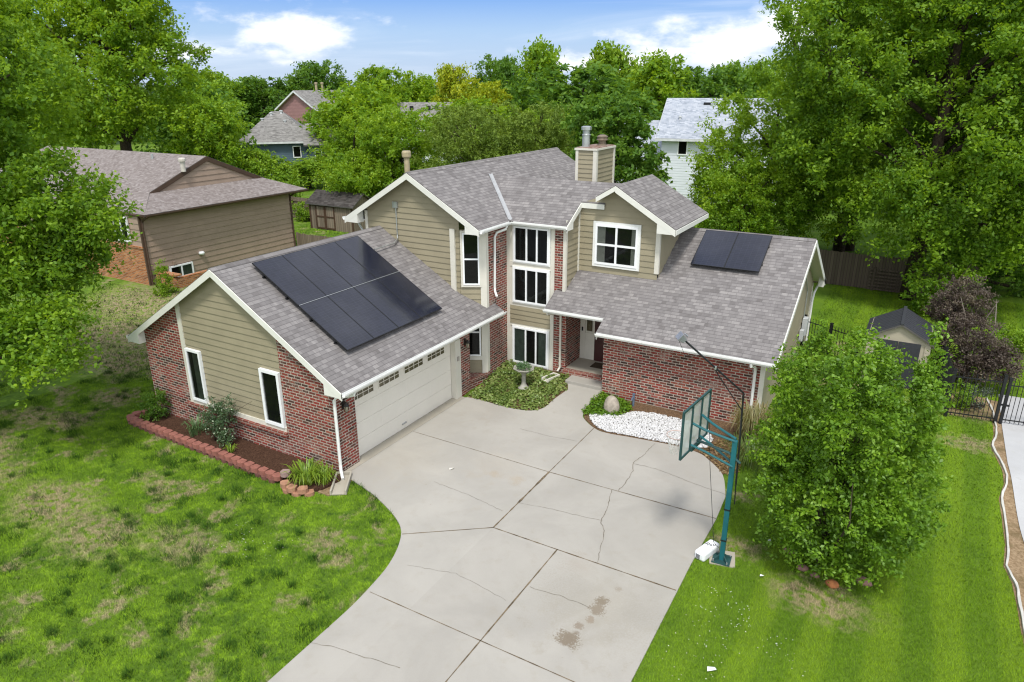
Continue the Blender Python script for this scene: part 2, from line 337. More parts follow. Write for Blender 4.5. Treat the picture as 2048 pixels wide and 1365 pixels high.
def m_concrete(name, c=(.362, .346, .314), stains=()):
    m, nt, out = newmat(name); P = POS(nt); xy = N(nt, 'ShaderNodeSeparateXYZ', {0: P}); X, Y = xy.outputs[0], xy.outputs[1]
    n = NOISE(nt, P, .5, 5, .6, .5); n2 = NOISE(nt, P, 3, 5, .6); n3 = NOISE(nt, P, 90, 2, .7); n5 = NOISE(nt, P, 25, 3, .6)
    cc = MIX(nt, STEP(nt, n, .3, .72), tuple(x * .9 for x in c), tuple(x * 1.06 for x in c))
    cc = MIX(nt, MATH(nt, 'MULTIPLY', STEP(nt, n2, .5, .8), .35), cc, (c[0] * .84, c[1] * .8, c[2] * .72))
    cc = MIX(nt, MATH(nt, 'MULTIPLY', STEP(nt, n3, .35, .8), .22), cc, tuple(x * .62 for x in c))
    cc = MIX(nt, MATH(nt, 'MULTIPLY', STEP(nt, NOISE(nt, P, 6, 2), .74, .8), .25), cc, (.2, .18, .15))
    if stains:
        sid = MATH(nt, 'ADD', MATH(nt, 'MULTIPLY', MATH(nt, 'FLOOR', MATH(nt, 'DIVIDE', MATH(nt, 'ADD', Y, 6.62), 3.25)), 3.0), MATH(nt, 'ADD', MATH(nt, 'GREATER_THAN', X, 5.0), MATH(nt, 'MULTIPLY', MATH(nt, 'GREATER_THAN', X, 6.75), MATH(nt, 'LESS_THAN', Y, 0.0))))
        wn = N(nt, 'ShaderNodeTexWhiteNoise', {1: sid}, noise_dimensions='1D').outputs[0]
        cc = MIX(nt, wn, MIX(nt, 1.0, cc, (.97, .967, .96), 'MULTIPLY'), MIX(nt, 1.0, cc, (1.03, 1.03, 1.025), 'MULTIPLY'))
    for (sx, sy, r, k, sc_) in stains:
        dx = MATH(nt, 'ADD', MATH(nt, 'SUBTRACT', X, sx), MATH(nt, 'MULTIPLY', MATH(nt, 'SUBTRACT', n5, .5), r * 2.6))
        dy = MATH(nt, 'ADD', MATH(nt, 'SUBTRACT', Y, sy), MATH(nt, 'MULTIPLY', MATH(nt, 'SUBTRACT', n2, .5), r * 2.6))
        d = MATH(nt, 'SQRT', MATH(nt, 'ADD', MATH(nt, 'MULTIPLY', dx, dx), MATH(nt, 'MULTIPLY', dy, dy)))
        cc = MIX(nt, MATH(nt, 'MULTIPLY', MATH(nt, 'SUBTRACT', 1.0, STEP(nt, d, r * (.55 if k > .4 else .1), r * 1.05)), k), cc, sc_)
    pbsdf(nt, out, cc, .88, bump(nt, MATH(nt, 'ADD', n3, n2), .25, .006), 0, .3); return m

def m_soil(name, a, b, scale=18, mix2=None):
    m, nt, out = newmat(name); P = POS(nt)
    n = NOISE(nt, P, scale, 6, .7); n2 = NOISE(nt, P, scale * .1, 3)
    c = MIX(nt, STEP(nt, n, .3, .7), a, b)
    if mix2: c = MIX(nt, MATH(nt, 'MULTIPLY', STEP(nt, n2, .45, .65), .7), c, mix2)
    pbsdf(nt, out, c, .95, bump(nt, n, .9, .04), 0, .1); return m

def m_wood(name, a, b, board=.14, horiz=False):
    m, nt, out = newmat(name); uv = UV(nt); xy = N(nt, 'ShaderNodeSeparateXYZ', {0: uv})
    u = xy.outputs[1 if horiz else 0]
    idx = MATH(nt, 'FLOOR', MATH(nt, 'DIVIDE', u, board)); fr = MATH(nt, 'FRACT', MATH(nt, 'DIVIDE', u, board))
    wn = N(nt, 'ShaderNodeTexWhiteNoise', {1: idx}, noise_dimensions='1D').outputs[0]
    st = N(nt, 'ShaderNodeVectorMath', {0: uv, 1: (1, 12, 1) if horiz else (12, 1, 1)}, operation='MULTIPLY').outputs[0]
    n = NOISE(nt, st, 2.2, 5, .65)
    c = MIX(nt, MATH(nt, 'ADD', MATH(nt, 'MULTIPLY', wn, .5), MATH(nt, 'MULTIPLY', n, .5)), a, b)
    gap = MATH(nt, 'MAXIMUM', MATH(nt, 'SUBTRACT', 1.0, STEP(nt, fr, .02, .08)), STEP(nt, fr, .93, .98))
    c = MIX(nt, MATH(nt, 'MULTIPLY', gap, .8), c, (.02, .017, .014))
    pbsdf(nt, out, c, .85, bump(nt, MATH(nt, 'SUBTRACT', n, gap), .4, .01), 0, .2); return m

def m_solar():
    m, nt, out = newmat('solar_cell'); uv = UV(nt)
    b = N(nt, 'ShaderNodeTexBrick', {'Vector': uv, 'Color1': (.008, .010, .020), 'Color2': (.011, .013, .026), 'Mortar': (.024, .028, .042), 'Scale': 1.0, 'Mortar Size': .0035, 'Brick Width': .18, 'Row Height': .09}, offset=0.0)
    dust = NOISE(nt, POS(nt), .55, 4, .6)
    c = MIX(nt, MATH(nt, 'MULTIPLY', STEP(nt, dust, .35, .8), .06), b.outputs[0], (.25, .26, .3))
    pbsdf(nt, out, c, .16, None, 0, .5, Coat_Weight=.3, Coat_Roughness=.08); return m

BRICK = m_brick('red_brick', [(.0, (.040, .022, .019)), (.16, (.092, .044, .034)), (.34, (.18, .036, .028)), (.58, (.245, .040, .030)), (.8, (.145, .055, .040)), (.95, (.28, .078, .052))], (.46, .40, .34))
BRICK_SILL = m_brick('rowlock_brick', [(0, (.12, .03, .024)), (.5, (.2, .045, .033)), (1, (.27, .085, .06))], (.38, .32, .27), .3)
SIDING = m_paint('tan_siding', (.285, .252, .172), .6, .07, 1.6)
TRIM = m_paint('cream_trim', (.62, .60, .53), .5, .05, 2)
WHITE = m_paint('white_trim', (.75, .76, .74), .45, .05, 2)
VINYL = m_paint('white_vinyl', (.82, .84, .86), .35, .03, 2)
SHING = m_shingle('weathered_shingles', [(.0, (.130, .120, .118)), (.35, (.176, .165, .164)), (.62, (.204, .192, .190)), (1, (.268, .253, .247))],   .20, .138)
SHING2 = m_shingle('brown_shingles', [(.0, (.15, .125, .115)), (.4, (.215, .186, .175)), (1, (.29, .26, .25))], .17, .13)
SHING3 = m_shingle('grey_shingles', [(.05, (.12, .115, .11)), (.4, (.20, .195, .185)), (.95, (.29, .28, .27))])
SHING4 = m_shingle('pale_shingles', [(.05, (.24, .27, .32)), (.4, (.34, .375, .435)), (.95, (.46, .49, .54))])
EDGE = m_paint('shingle_edge', (.09, .085, .08), .8)
DOORP = m_paint('garage_door_paint', (.72, .69, .62), .5, .03, 1.2)
RAKE = m_paint('rake_white', (.70, .70, .65), .5, .05, 2)
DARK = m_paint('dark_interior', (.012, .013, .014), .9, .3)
CURT = m_paint('curtain_cloth', (.42, .43, .40), .9, .15, 6)
CURTG = m_paint('green_curtain_cloth', (.13, .17, .145), .9, .2, 6)
GLASS = m_glass('window_glass')
DGLASS = m_paint('garage_window_glass', (.10, .088, .055), .12, .4, 5)
METAL = m_paint('galvanised_metal', (.45, .47, .48), .42, .12, 5, .7)
BLACK = m_paint('black_metal', (.012, .013, .015), .45, .2, 4)
BRONZE = m_paint('dark_bronze', (.02, .017, .015), .5, .2)
GALVBEIGE = m_paint('beige_pipe', (.36, .30, .19), .6, .2, 5, 0, .4)
SOLAR = m_solar()
CONC = m_concrete('concrete', stains=[(8.2, -2.42, .27, .72, (.125, .085, .045)), (8.34, -1.13, .17, .72, (.125, .085, .045)), (8.36, -1.4, .19, .68, (.135, .09, .05)), (8.23, -2.0, .12, .6, (.15, .1, .06)), (8.36, -1.72, .1, .5, (.17, .1, .05)), (8.5, -.6, .11, .4, (.2, .15, .1)),
                                      (8.35, -1.4, 1.7, .30, (.26, .235, .18)), (7.4, -.25, .5, .25, (.3, .25, .2)), (3.5, 2.6, 1.2, .16, (.36, .3, .22)), (4.4, 2.2, .3, .3, (.33, .25, .15)), (3.7, 2.15, .2, .35, (.33, .25, .15)), (1.2, 1.5, 1.6, .16, (.38, .33, .25)), (9.1, 1.9, 1.0, .15, (.33, .3, .26)), (1.5, 5.6, 1.2, .2, (.3, .26, .22))])
CONC2 = m_concrete('new_concrete', (.44, .445, .45))
CONCW = m_concrete('worn_concrete', (.38, .35, .29))
JOINT = m_soil('joint_dirt', (.07, .055, .036), (.22, .17, .11), 5)
CRACK = m_paint('crack_line', (.17, .15, .12), .95, .3, 9)
MULCH = m_soil('mulch', (.035, .017, .011), (.105, .058, .038), 26)
DIRT = m_soil('dirt', (.20, .135, .075), (.36, .265, .165), 14, (.13, .10, .045))
LAWN = m_lawn(); BLADE = m_blade()
BARK = m_soil('bark', (.030, .023, .017), (.085, .066, .048), 10)

# ------------------------------------------------------------------ ground
gx = np.concatenate([[-3000, -1200, -500, -220, -120, -80, -60, -45], np.arange(-36, 26, 1.0), [30, 40, 60, 90, 150, 300, 800, 3000]])
gy = np.concatenate([[-600, -200, -90, -50, -30], np.arange(-20, 5, 1.0), np.arange(5, 10, .25), np.arange(10, 32, 1.0), [36, 44, 60, 90, 150, 300, 700, 1600, 4000]])
GX, GY = np.meshgrid(gx, gy); GZ = hgtn(GX, GY)
V = np.stack([GX, GY, GZ], -1).reshape(-1, 3); nx = len(gx)
ii = np.arange(len(V)).reshape(len(gy), nx)
F = np.stack([ii[:-1, :-1], ii[:-1, 1:], ii[1:, 1:], ii[1:, :-1]], -1).reshape(-1, 4)
tag(raw_mesh('lawn', V, F, LAWN, smooth=True), kind='structure')

def subdiv_sheet(poly, off, step=.25):
    """polygon draped on the ground: cut into strips along y so that it follows the slope"""
    ys = sorted(set([min(p[1] for p in poly), max(p[1] for p in poly)] + [y for y in np.arange(5.5, 9.01, step) if min(p[1] for p in poly) < y < max(p[1] for p in poly)]))
    polys = []
    def clip(pl, y, keep):
        o = []
        for k in range(len(pl)):
            a, b = pl[k], pl[(k + 1) % len(pl)]; ia = (a[1] - y) * keep >= -1e-9; ib = (b[1] - y) * keep >= -1e-9
            if ia: o.append(a)
            if ia != ib:
                t = (y - a[1]) / (b[1] - a[1]); o.append((a[0] + t * (b[0] - a[0]), y))
        return o
    for a, b in zip(ys[:-1], ys[1:]):
        q = clip(clip(poly, a, 1), b, -1)
        if len(q) > 2: polys.append([(x, y, hgt(x, y) + off) for x, y in q])
    return polys
def smooth_poly(pts, n=4):
    """Catmull-Rom through the points (open)"""
    o = []
    for k in range(len(pts) - 1):
        p0, p1, p2, p3 = (np.array(pts[max(k - 1, 0)]), np.array(pts[k]), np.array(pts[k + 1]), np.array(pts[min(k + 2, len(pts) - 1)]))
        for j in range(n):
            t = j / n; o.append(tuple(.5 * (2 * p1 + (p2 - p0) * t + (2 * p0 - 5 * p1 + 4 * p2 - p3) * t * t + (3 * p1 - p0 - 3 * p2 + p3) * t ** 3)))
    return o + [tuple(pts[-1])]

dl = smooth_poly([(.54, -.07), (1.31, -.27), (2.08, -.57), (2.74, -.91), (3.15, -1.25), (3.47, -1.76), (3.71, -2.41), (3.83, -3.08), (3.91, -3.86), (3.93, -4.76), (3.95, -6.06)]) + [(3.95, -12.0)]
dr = [(9.64, -12), (9.64, -2.79), (9.59, 1.03), (9.61, 3.03)] + smooth_poly([(9.55, 4.17), (9.2, 5.24), (8.61, 5.89), (8.25, 6.13), (7.53, 6.2), (6.27, 6.07), (5.41, 5.96), (4.95, 6.09), (4.44, 6.47), (4.3, 6.72), (4.25, 7.24), (4.37, 7.95)]) + [(4.4, 8.3), (2.97, 8.3)]
wl = smooth_poly([(3.22, 7.79), (3.03, 7.11), (2.93, 6.5), (2.53, 6.14), (1.67, 6.03), (.67, 6.1), (.24, 6.05)])
DRIVE = dl + dr + wl + [(.15, 6.0), (.15, .05)]
db = MB()
for q in subdiv_sheet(DRIVE, .035): db.face(q)
for a, b in zip(DRIVE, DRIVE[1:] + DRIVE[:1]):     # slab edge
    db.face([(a[0], a[1], hgt(*a) + .035), (a[0], a[1], hgt(*a) - .06), (b[0], b[1], hgt(*b) - .06), (b[0], b[1], hgt(*b) + .035)])
rng = random.Random(4)
def strip(mb, pts, wd, off, mi, jit=0.0, sub=.15):
    P = []
    for a, b in zip(pts[:-1], pts[1:]):
        L = math.dist(a, b); n = max(1, int(L / sub))
        for k in range(n): t = k / n; P.append((a[0] + (b[0] - a[0]) * t + rng.uniform(-jit, jit), a[1] + (b[1] - a[1]) * t + rng.uniform(-jit, jit)))
    P.append(pts[-1]); Lp = None
    for k, p in enumerate(P):
        a = Vector(P[max(k - 1, 0)]); b = Vector(P[min(k + 1, len(P) - 1)]); t = (b - a).normalized(); nrm = Vector((-t.y, t.x)); ww = wd * rng.uniform(.45, 1.3) / 2
        q = [(p[0] + nrm.x * s * ww, p[1] + nrm.y * s * ww) for s in (1, -1)]; q = [(x, y, hgt(x, y) + off) for x, y in q]
        if Lp: mb.face([Lp[0], Lp[1], q[1], q[0]], mi)
        Lp = q
for j, wd in (([(4.97, 6.05), (4.98, 2.99)], .035), ([(4.98, 2.99), (5.0, 1.2)], .075), ([(5.0, 1.2), (5.01, -.02)], .045), ([(5.01, -.02), (3.25, -1.34)], .03), ([(5.01, -.02), (9.58, -.02)], .04), ([(6.75, -.01), (6.75, -11.9)], .04), ([(3.95, -3.31), (9.6, -3.33)], .028), ([(.16, 3.07), (4.98, 2.99)], .024), ([(4.98, 2.99), (9.6, 3.05)], .034), ([(3.96, -6.8), (9.62, -6.8)], .03)):
    strip(db, j, wd * .75, .040, 1)
for c, wd in (([(6.96, 6.05), (6.93, 5.3), (6.83, 4.64), (6.98, 4.19), (7.03, 3.61), (7.02, 3.02)], .028), ([(6.86, 2.98), (7.08, 2.19), (7.16, 1.55), (7.41, 1.2), (7.58, .61), (7.75, .01)], .026), ([(6.86, 4.6), (7.47, 4.63), (8.09, 4.51), (8.83, 4.35), (9.52, 4.26)], .017), ([(3.94, -4.99), (4.52, -4.83), (5.09, -4.76), (5.83, -4.64)], .02), ([(2.51, .96), (3.56, .91), (4.84, .7)], .013), ([(4.97, 1.22), (5.83, 1.4), (6.63, 1.48), (7.21, 1.56)], .012), ([(6.84, -1.48), (7.51, -1.4), (8.22, -1.43)], .016), ([(2.98, 4.88), (4.02, 4.9), (4.89, 5.02)], .013), ([(4.1, -2.2), (5.2, -1.9), (6.6, -2.1)], .009)):
    strip(db, c, wd * .62, .041, 2, .02, .1)
tag(db.build('driveway', [CONC, JOINT, CRACK], uv=False), kind='structure')
# beige slab edge under the garage door
MB().box(-.30, .05, -.1, .146, 6.0, .042).build('garage_apron', CONCW)['kind'] = 'structure'

ndr = [(15.93, -6), (16.12, 5.62), (16.01, 7.21), (15.9, 8.96), (15.9, 11.73), (15.94, 14.3), (19.4, 14.3), (19.4, -6)]
nb = MB()
for q in subdiv_sheet(ndr[::-1] if False else ndr, .03): nb.face(q[::-1])
tag(nb.build('concrete_path', CONC2, uv=False), kind='structure')
sb = MB()
edge_pts = [(15.58, 13.65), (15.71, 12.6), (15.73, 11.64), (15.72, 10.88), (15.6, 9.93), (15.69, 9.32), (15.82, 8.49), (15.84, 7.92), (15.72, 7.28), (15.78, 6.53), (15.79, 5.43), (15.71, 4.44), (15.83, 3.83), (15.87, 3.05), (15.88, 2.32), (15.93, 1.2), (15.95, -.5), (15.99, -3)]
soil = [(x - .06, y) for x, y in edge_pts] + [(16.6, -3), (16.6, 13.65)]
for q in subdiv_sheet(soil, .012): sb.face(q)
for q in subdiv_sheet([(14.5, 11.75), (15.75, 11.9), (15.62, 13.7), (14.6, 13.9)], .014): sb.face(q)
tag(sb.build('dirt_strip', DIRT, uv=False), kind='structure')
tb = MB(); tp = [(x, y) for x, y in smooth_poly(edge_pts, 3)]
r2 = random.Random(8)
for s_ in (1,):
    prev = None
    for k, (x, y) in enumerate(tp):
        ww = .018 + .010 * r2.random(); z = hgt(x, y); zz = z + .06 + .02 * r2.random(); x += r2.uniform(-.015, .015)
        q = [(x - ww, y, z), (x - ww, y, zz), (x + ww, y, zz), (x + ww, y, z)]
        if prev:
            for a, b in ((0, 1), (1, 2), (2, 3)): tb.face([prev[a], prev[b], q[b], q[a]])
        prev = q
tag(tb.build('lawn_edging', m_paint('white_plastic_edging', (.50, .49, .45), .5, .15, 4), uv=False), 'wavy white plastic edging strip between side lawn and dirt', 'lawn edging')

# mulch bed in front of the garage gable, and the planting beds (sheets just above the ground)
bedp = [(-8.1, -.78), (-7.09, -.86), (-5.93, -.89), (-4.6, -.93), (-3.46, -.96), (-2.35, -1.01), (-1.3, -1.04), (-.7, -1.2), (-.2, -1.15), (.15, -.85), (.3, -.3), (.1, .02), (-8.1, .02)]
mb = MB(); mb.face([(x, y, .10) for x, y in bedp]); [mb.face([(a[0], a[1], .10), (a[0], a[1], -.02), (b[0], b[1], -.02), (b[0], b[1], .10)]) for a, b in zip(bedp, bedp[1:] + bedp[:1])]
tag(mb.build('mulch_bed', MULCH, uv=False), kind='structure')
fb = MB()
for q in subdiv_sheet([(.2, 6.08), (.67, 6.13), (1.67, 6.06), (2.53, 6.17), (2.9, 6.5), (3.0, 7.11), (3.2, 7.8), (2.95, 8.3), (2.9, 8.86), (.2, 8.86)], .02): fb.face(q)
for q in subdiv_sheet([(4.3, 6.74), (4.28, 7.24), (4.4, 7.95), (9.45, 7.95), (9.5, 6.9), (9.2, 5.26), (8.61, 5.91), (8.25, 6.15), (7.53, 6.22), (6.27, 6.09), (5.41, 5.98), (4.97, 6.1), (4.46, 6.48)], .016): fb.face(q)
tag(fb.build('planting_soil', m_soil('planting_soil', (.07, .045, .028), (.19, .12, .07), 20), uv=False), kind='structure')
tag(MB().box(.1, -.95, -.05, .5, .0, .03).build('soil_patch', DIRT), kind='structure')

# ------------------------------------------------------------------ building helpers
def clip_poly(pl, z, keep):
    o = []
    for k in range(len(pl)):
        a, b = pl[k], pl[(k + 1) % len(pl)]; ia = (a[1] - z) * keep >= -1e-9; ib = (b[1] - z) * keep >= -1e-9
        if ia: o.append(a)
        if ia != ib:
            t = (z - a[1]) / (b[1] - a[1]); o.append((a[0] + t * (b[0] - a[0]), z))
    return o
def siding(mb, P, d, n, poly, course=.2, lap=.024, mi=0):
    """lap siding: every course is a tilted board with an under edge. poly = convex [(s, z)] in the wall frame"""
    P, d, n = Vector(P), Vector(d), Vector(n)
    z0 = min(p[1] for p in poly); z1 = max(p[1] for p in poly); k = math.floor(z0 / course)
    while k * course < z1:
        a, b = k * course, (k + 1) * course
        q = clip_poly(clip_poly(poly, a, 1), b, -1)
        if len(q) > 2:
            pt = lambda s, z: P + d * s + Vector((0, 0, z)) + n * (lap * (1 - (z - a) / course) + .002)
            mb.face([pt(*x) for x in q], mi)
            lo = sorted({round(x[0], 5) for x in q if abs(x[1] - max(a, z0)) < 1e-6})
            if len(lo) > 1:
                zz = max(a, z0); A, B = pt(lo[0], zz), pt(lo[-1], zz)
                A2, B2 = P + d * lo[0] + Vector((0, 0, zz)), P + d * lo[-1] + Vector((0, 0, zz))
                mb.face([A2, B2, B, A], mi)
        k += 1
def wallface(mb, P, d, n, poly, mi=0, off=0.0):
    P, d, n = Vector(P), Vector(d), Vector(n)
    mb.face([P + d * s + Vector((0, 0, z)) + n * off for s, z in poly], mi)
def roof_slab(parent, pts, mat, th=.11, soffit=None):
    """pts: top polygon counter-clockwise seen from above"""
    mb = MB(); a = [Vector(p) for p in pts]; b = [p - Vector((0, 0, th)) for p in a]; n = len(a)
    mb.face(a, 0); mb.face(b[::-1], 2)
    for k in range(n): mb.face([a[k], b[k], b[(k + 1) % n], a[(k + 1) % n]], 1)
    return mb.build('roof', [mat, EDGE, soffit or TRIM], parent)
def fascia(mb, A, B, n, h=.2, th=.03, drop=.025, mi=0):
    A, B, n = Vector(A), Vector(B), Vector(n); dz = Vector((0, 0, drop)); hz = Vector((0, 0, h))
    mb.prism([A - dz, B - dz, B - dz - hz, A - dz - hz], n * th, mi)
def gutter(parent, A, B, n, mat=None, name='gutter'):
    A, B, n = Vector(A), Vector(B), Vector(n)
    pr = [(0, 0), (0, -.11), (.085, -.11), (.125, -.045), (.125, 0), (.108, 0), (.108, -.04), (.075, -.09), (.014, -.09), (.014, 0)]
    mb = MB(); a = [A + n * u + Vector((0, 0, z)) for u, z in pr]; b = [p + (B - A) for p in a]
    for k in range(len(pr)): q = (k + 1) % len(pr); mb.face([a[k], b[k], b[q], a[q]])
    for (x) in (a, b): mb.face([x[0], x[1], x[8], x[9]]); mb.face([x[1], x[2], x[7], x[8]]); mb.face([x[2], x[3], x[6], x[7]]); mb.face([x[3], x[4], x[5], x[6]])
    return mb.build(name, mat or WHITE, parent)
def eave_return(mb, ex, ze, side, slope, y0, y1, wd=.6, mi=0):
    """boxed end of an eave on a gable front; side=+1 eave on the +X end"""
    x2 = ex - side * wd
    pts = [(ex, y0, ze - .03), (ex, y0, ze - .17), (x2, y0, ze - .17), (x2, y0, ze + wd * slope - .03)]
    if side < 0: pts = pts[::-1]
    mb.prism(pts, (0, y1 - y0, 0), mi)
def window(parent, P, d, n, u0, u1, z0, z1, cols=(1,), rails=(), trim=.0, fr=.05, trim_mat=None, curtain=None, glass=None, depth=.09, name='window', frame_mat=None, sill=False):
    """window > pane, curtain; frame is the window's own mesh. (u, z) are the outer frame edges in the wall frame"""
    P, d, n = Vector(P), Vector(d), Vector(n); mb = MB()
    if trim:
        mb.obox(P, d, n, u0 - trim, u1 + trim, 0, depth - .02, z1, z1 + trim, 1); mb.obox(P, d, n, u0 - trim, u1 + trim, 0, depth - .02, z0 - trim, z0, 1)
        mb.obox(P, d, n, u0 - trim, u0, 0, depth - .02, z0, z1, 1); mb.obox(P, d, n, u1, u1 + trim, 0, depth - .02, z0, z1, 1)
    if sill: mb.obox(P, d, n, u0 - trim - .04, u1 + trim + .04, 0, depth + .04, z0 - trim - .04, z0 - trim, 1)
    mb.obox(P, d, n, u0, u1, 0, depth, z1 - fr, z1); mb.obox(P, d, n, u0, u1, 0, depth, z0, z0 + fr)
    mb.obox(P, d, n, u0, u0 + fr, 0, depth, z0 + fr, z1 - fr); mb.obox(P, d, n, u1 - fr, u1, 0, depth, z0 + fr, z1 - fr)
    tot = sum(cols); x = u0 + fr; W = u1 - u0 - 2 * fr; xs = []
    for k, c in enumerate(cols):
        xe = x + W * c / tot; xs.append((x, xe))
        if k < len(cols) - 1: mb.obox(P, d, n, xe - fr * .5, xe + fr * .5, 0, depth - .008, z0 + fr, z1 - fr)
        x = xe
    for rz in rails:
        zz = z0 + (z1 - z0) * rz
        for k, (a, b) in enumerate(xs):
            mb.obox(P, d, n, a + (fr * .5 if k else 0), b - (fr * .5 if k < len(xs) - 1 else 0), 0, depth - .012, zz - fr * .5, zz + fr * .5)
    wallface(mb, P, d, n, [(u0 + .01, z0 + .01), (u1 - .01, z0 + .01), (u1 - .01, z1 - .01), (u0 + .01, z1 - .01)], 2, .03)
    wo = mb.build(name, [frame_mat or VINYL, trim_mat or TRIM, DARK], parent)
    g = MB(); wallface(g, P, d, n, [(u0 + fr * .8, z0 + fr * .8), (u1 - fr * .8, z0 + fr * .8), (u1 - fr * .8, z1 - fr * .8), (u0 + fr * .8, z1 - fr * .8)], 0, depth - .03)
    g.build('pane', glass or GLASS, wo)
    for (a, b, mt) in (curtain or ()):
        cm = MB(); k = 14
        for j in range(k):
            s0 = u0 + fr + (u1 - u0 - 2 * fr) * (a + (b - a) * j / k); s1 = u0 + fr + (u1 - u0 - 2 * fr) * (a + (b - a) * (j + 1) / k)
            o0 = .035 + .009 * (j % 2); o1 = .035 + .009 * ((j + 1) % 2)
            cm.face([P + d * s0 + n * o0 + Vector((0, 0, z0 + fr)), P + d * s1 + n * o1 + Vector((0, 0, z0 + fr)), P + d * s1 + n * o1 + Vector((0, 0, z1 - fr)), P + d * s0 + n * o0 + Vector((0, 0, z1 - fr))])
        cm.build('curtain', mt, wo)
    return wo
def wall_lamp(parent, P, n):
    P, n = Vector(P), Vector(n); mb = MB()
    c = P + n * .12
    mb.tube([P + Vector((0, 0, .1)), P + n * .05 + Vector((0, 0, .16)), c + Vector((0, 0, .15))], .012, 6)
    mb.lathe([(.0, .17), (.03, .15), (.09, .06), (.085, .05), (.075, .05)], c, 8)
    mb.lathe([(.03, -.13), (.045, -.12), (.0, -.16)], c, 8)
    for k in range(6):
        a = k * math.pi / 3; mb.tube([c + Vector((.075 * math.cos(a), .075 * math.sin(a), .05)), c + Vector((.042 * math.cos(a), .042 * math.sin(a), -.12))], .006, 4)
    mb.obox(P, Vector((0, 0, 1)).cross(n), n, -.05, .05, 0, .02, -.05, .2)
    lo = mb.build('wall_lamp', BRONZE, parent)
    MB().lathe([(.0, .05), (.066, .05), (.036, -.12), (0, -.12)], c, 8).build('lamp_glass', m_paint('frosted_glass', (.35, .32, .24), .3), lo)

# ------------------------------------------------------------------ the house
H = thing('house', 'two storey red brick and tan sided house with solar panels and attached garage', 'house', (0, 0, 0))
EX, NY, WX = (1, 0, 0), (0, -1, 0), (0, 1, 0)
gs = .6035; GR, GZ = -3.989, 5.439                       # garage ridge
gz = lambda x: GZ - gs * abs(x - GR)
# garage front: brick
b = MB()
wallface(b, (0, 0, 0), EX, NY, [(-8.0, -.1), (-6.15, -.1), (-6.15, gz(-6.15) - .1), (-8.0, gz(-8) - .1)])
wallface(b, (0, 0, 0), EX, NY, [(-6.15, -.1), (-1.9, -.1), (-1.9, .74), (-6.15, .74)])
wallface(b, (0, 0, 0), EX, NY, [(-1.9, -.1), (0, -.1), (0, gz(0) - .1), (-1.9, gz(-1.9) - .1)])
b.face([(-8.0, 0, -.1), (-8.0, 0, gz(-8) - .1), (-8.0, 7.0, gz(-8) - .1), (-8.0, 7.0, -.1)])
# piers on the door side
b.face([(0, 0, -.1), (0, .82, -.1), (0, .82, 2.7), (0, 0, 2.7)]); b.face([(0, .82, -.1), (-.2, .82, -.1), (-.2, .82, 2.7), (0, .82, 2.7)])
b.build('brick_wall', BRICK, H); b = MB()
b.face([(0, 6.03, -.1), (0, 6.6, -.1), (0, 6.6, 2.7), (0, 6.03, 2.7)]); b.face([(0, 6.6, -.1), (-.4, 6.6, -.1), (-.4, 6.6, 2.7), (0, 6.6, 2.7)]); b.face([(-.2, 6.03, -.1), (0, 6.03, -.1), (0, 6.03, 2.7), (-.2, 6.03, 2.7)])
b.build('brick_wall', BRICK, H)
s = MB(); siding(s, (0, .035, 0), EX, NY, [(-5.97, .95), (-1.9, .95), (-1.9, gz(-1.9) - .12), (GR, GZ - .12), (-5.97, gz(-5.97) - .12)]); s.build('siding_wall', SIDING, H)
t = MB()
t.prism([(-6.15, -.004, .74), (-5.97, -.004, .74), (-5.97, -.004, gz(-5.97) - .12), (-6.15, -.004, gz(-6.15) - .12)], (0, .05, 0))
t.box(-5.97, -.03, .86, -1.9, .03, 1.0)
t.build('trim_board', TRIM, H)
t = MB(); t.box(-6.2, -.09, .73, -1.86, 0, .855); t.build('brick_sill', BRICK_SILL, H)
window(H, (0, .015, 0), EX, NY, -5.93, -5.27, 1.0, 2.70, fr=.075, curtain=[(.35, 1, m_paint('pale_inside_wall', (.10, .125, .10), .9, .3, 3))])
window(H, (0, .015, 0), EX, NY, -2.70, -1.93, 1.0, 2.69, fr=.09)
# garage door and its jambs
t = MB(); t.box(-.19, .82, 2.14, -.02, 6.03, 2.72); t.box(-.19, 5.72, 0, .012, 6.03, 2.14); t.box(-.19, .80, 0, -.02, .86, 2.14); t.build('door_trim', TRIM, H)
d = MB()
for k in range(4):
    z0 = .045 + k * .525
    d.box(-.24, .86, z0, -.195 - .0, 5.72, z0 + .519)
    if k < 3:
        for j in range(4): y0 = .92 + j * 1.2; d.box(-.2, y0, z0 + .09, -.1925, y0 + 1.1, z0 + .43)
gd = d.build('garage_door', DOORP, H, bevel=.006)
for j, (y0, y1) in enumerate(((.90, 1.85), (2.05, 3.02), (3.24, 4.22), (4.42, 5.39))):
    m = MB(); z0, z1 = 1.80, 2.10
    m.box(-.2, y0, z0, -.18, y1, z0 + .03); m.box(-.2, y0, z1 - .03, -.18, y1, z1); m.box(-.2, y0, z0 + .03, -.18, y0 + .03, z1 - .03); m.box(-.2, y1 - .03, z0 + .03, -.18, y1, z1 - .03)
    for q in range(1, 4): yy = y0 + (y1 - y0) * q / 4; m.box(-.2, yy - .009, z0 + .03, -.181, yy + .009, z1 - .03)
    m.box(-.2, y0 + .03, (z0 + z1) / 2 - .009, -.1812, y1 - .03, (z0 + z1) / 2 + .009)
    wo = m.build('window', DOORP, gd)
    MB().face([(-.188, y0 + .02, z0 + .02), (-.188, y1 - .02, z0 + .02), (-.188, y1 - .02, z1 - .02), (-.188, y0 + .02, z1 - .02)]).build('pane', DGLASS, wo)
MB().box(-.195, 3.0, .2, -.16, 3.2, .24).build('handle', METAL, gd)
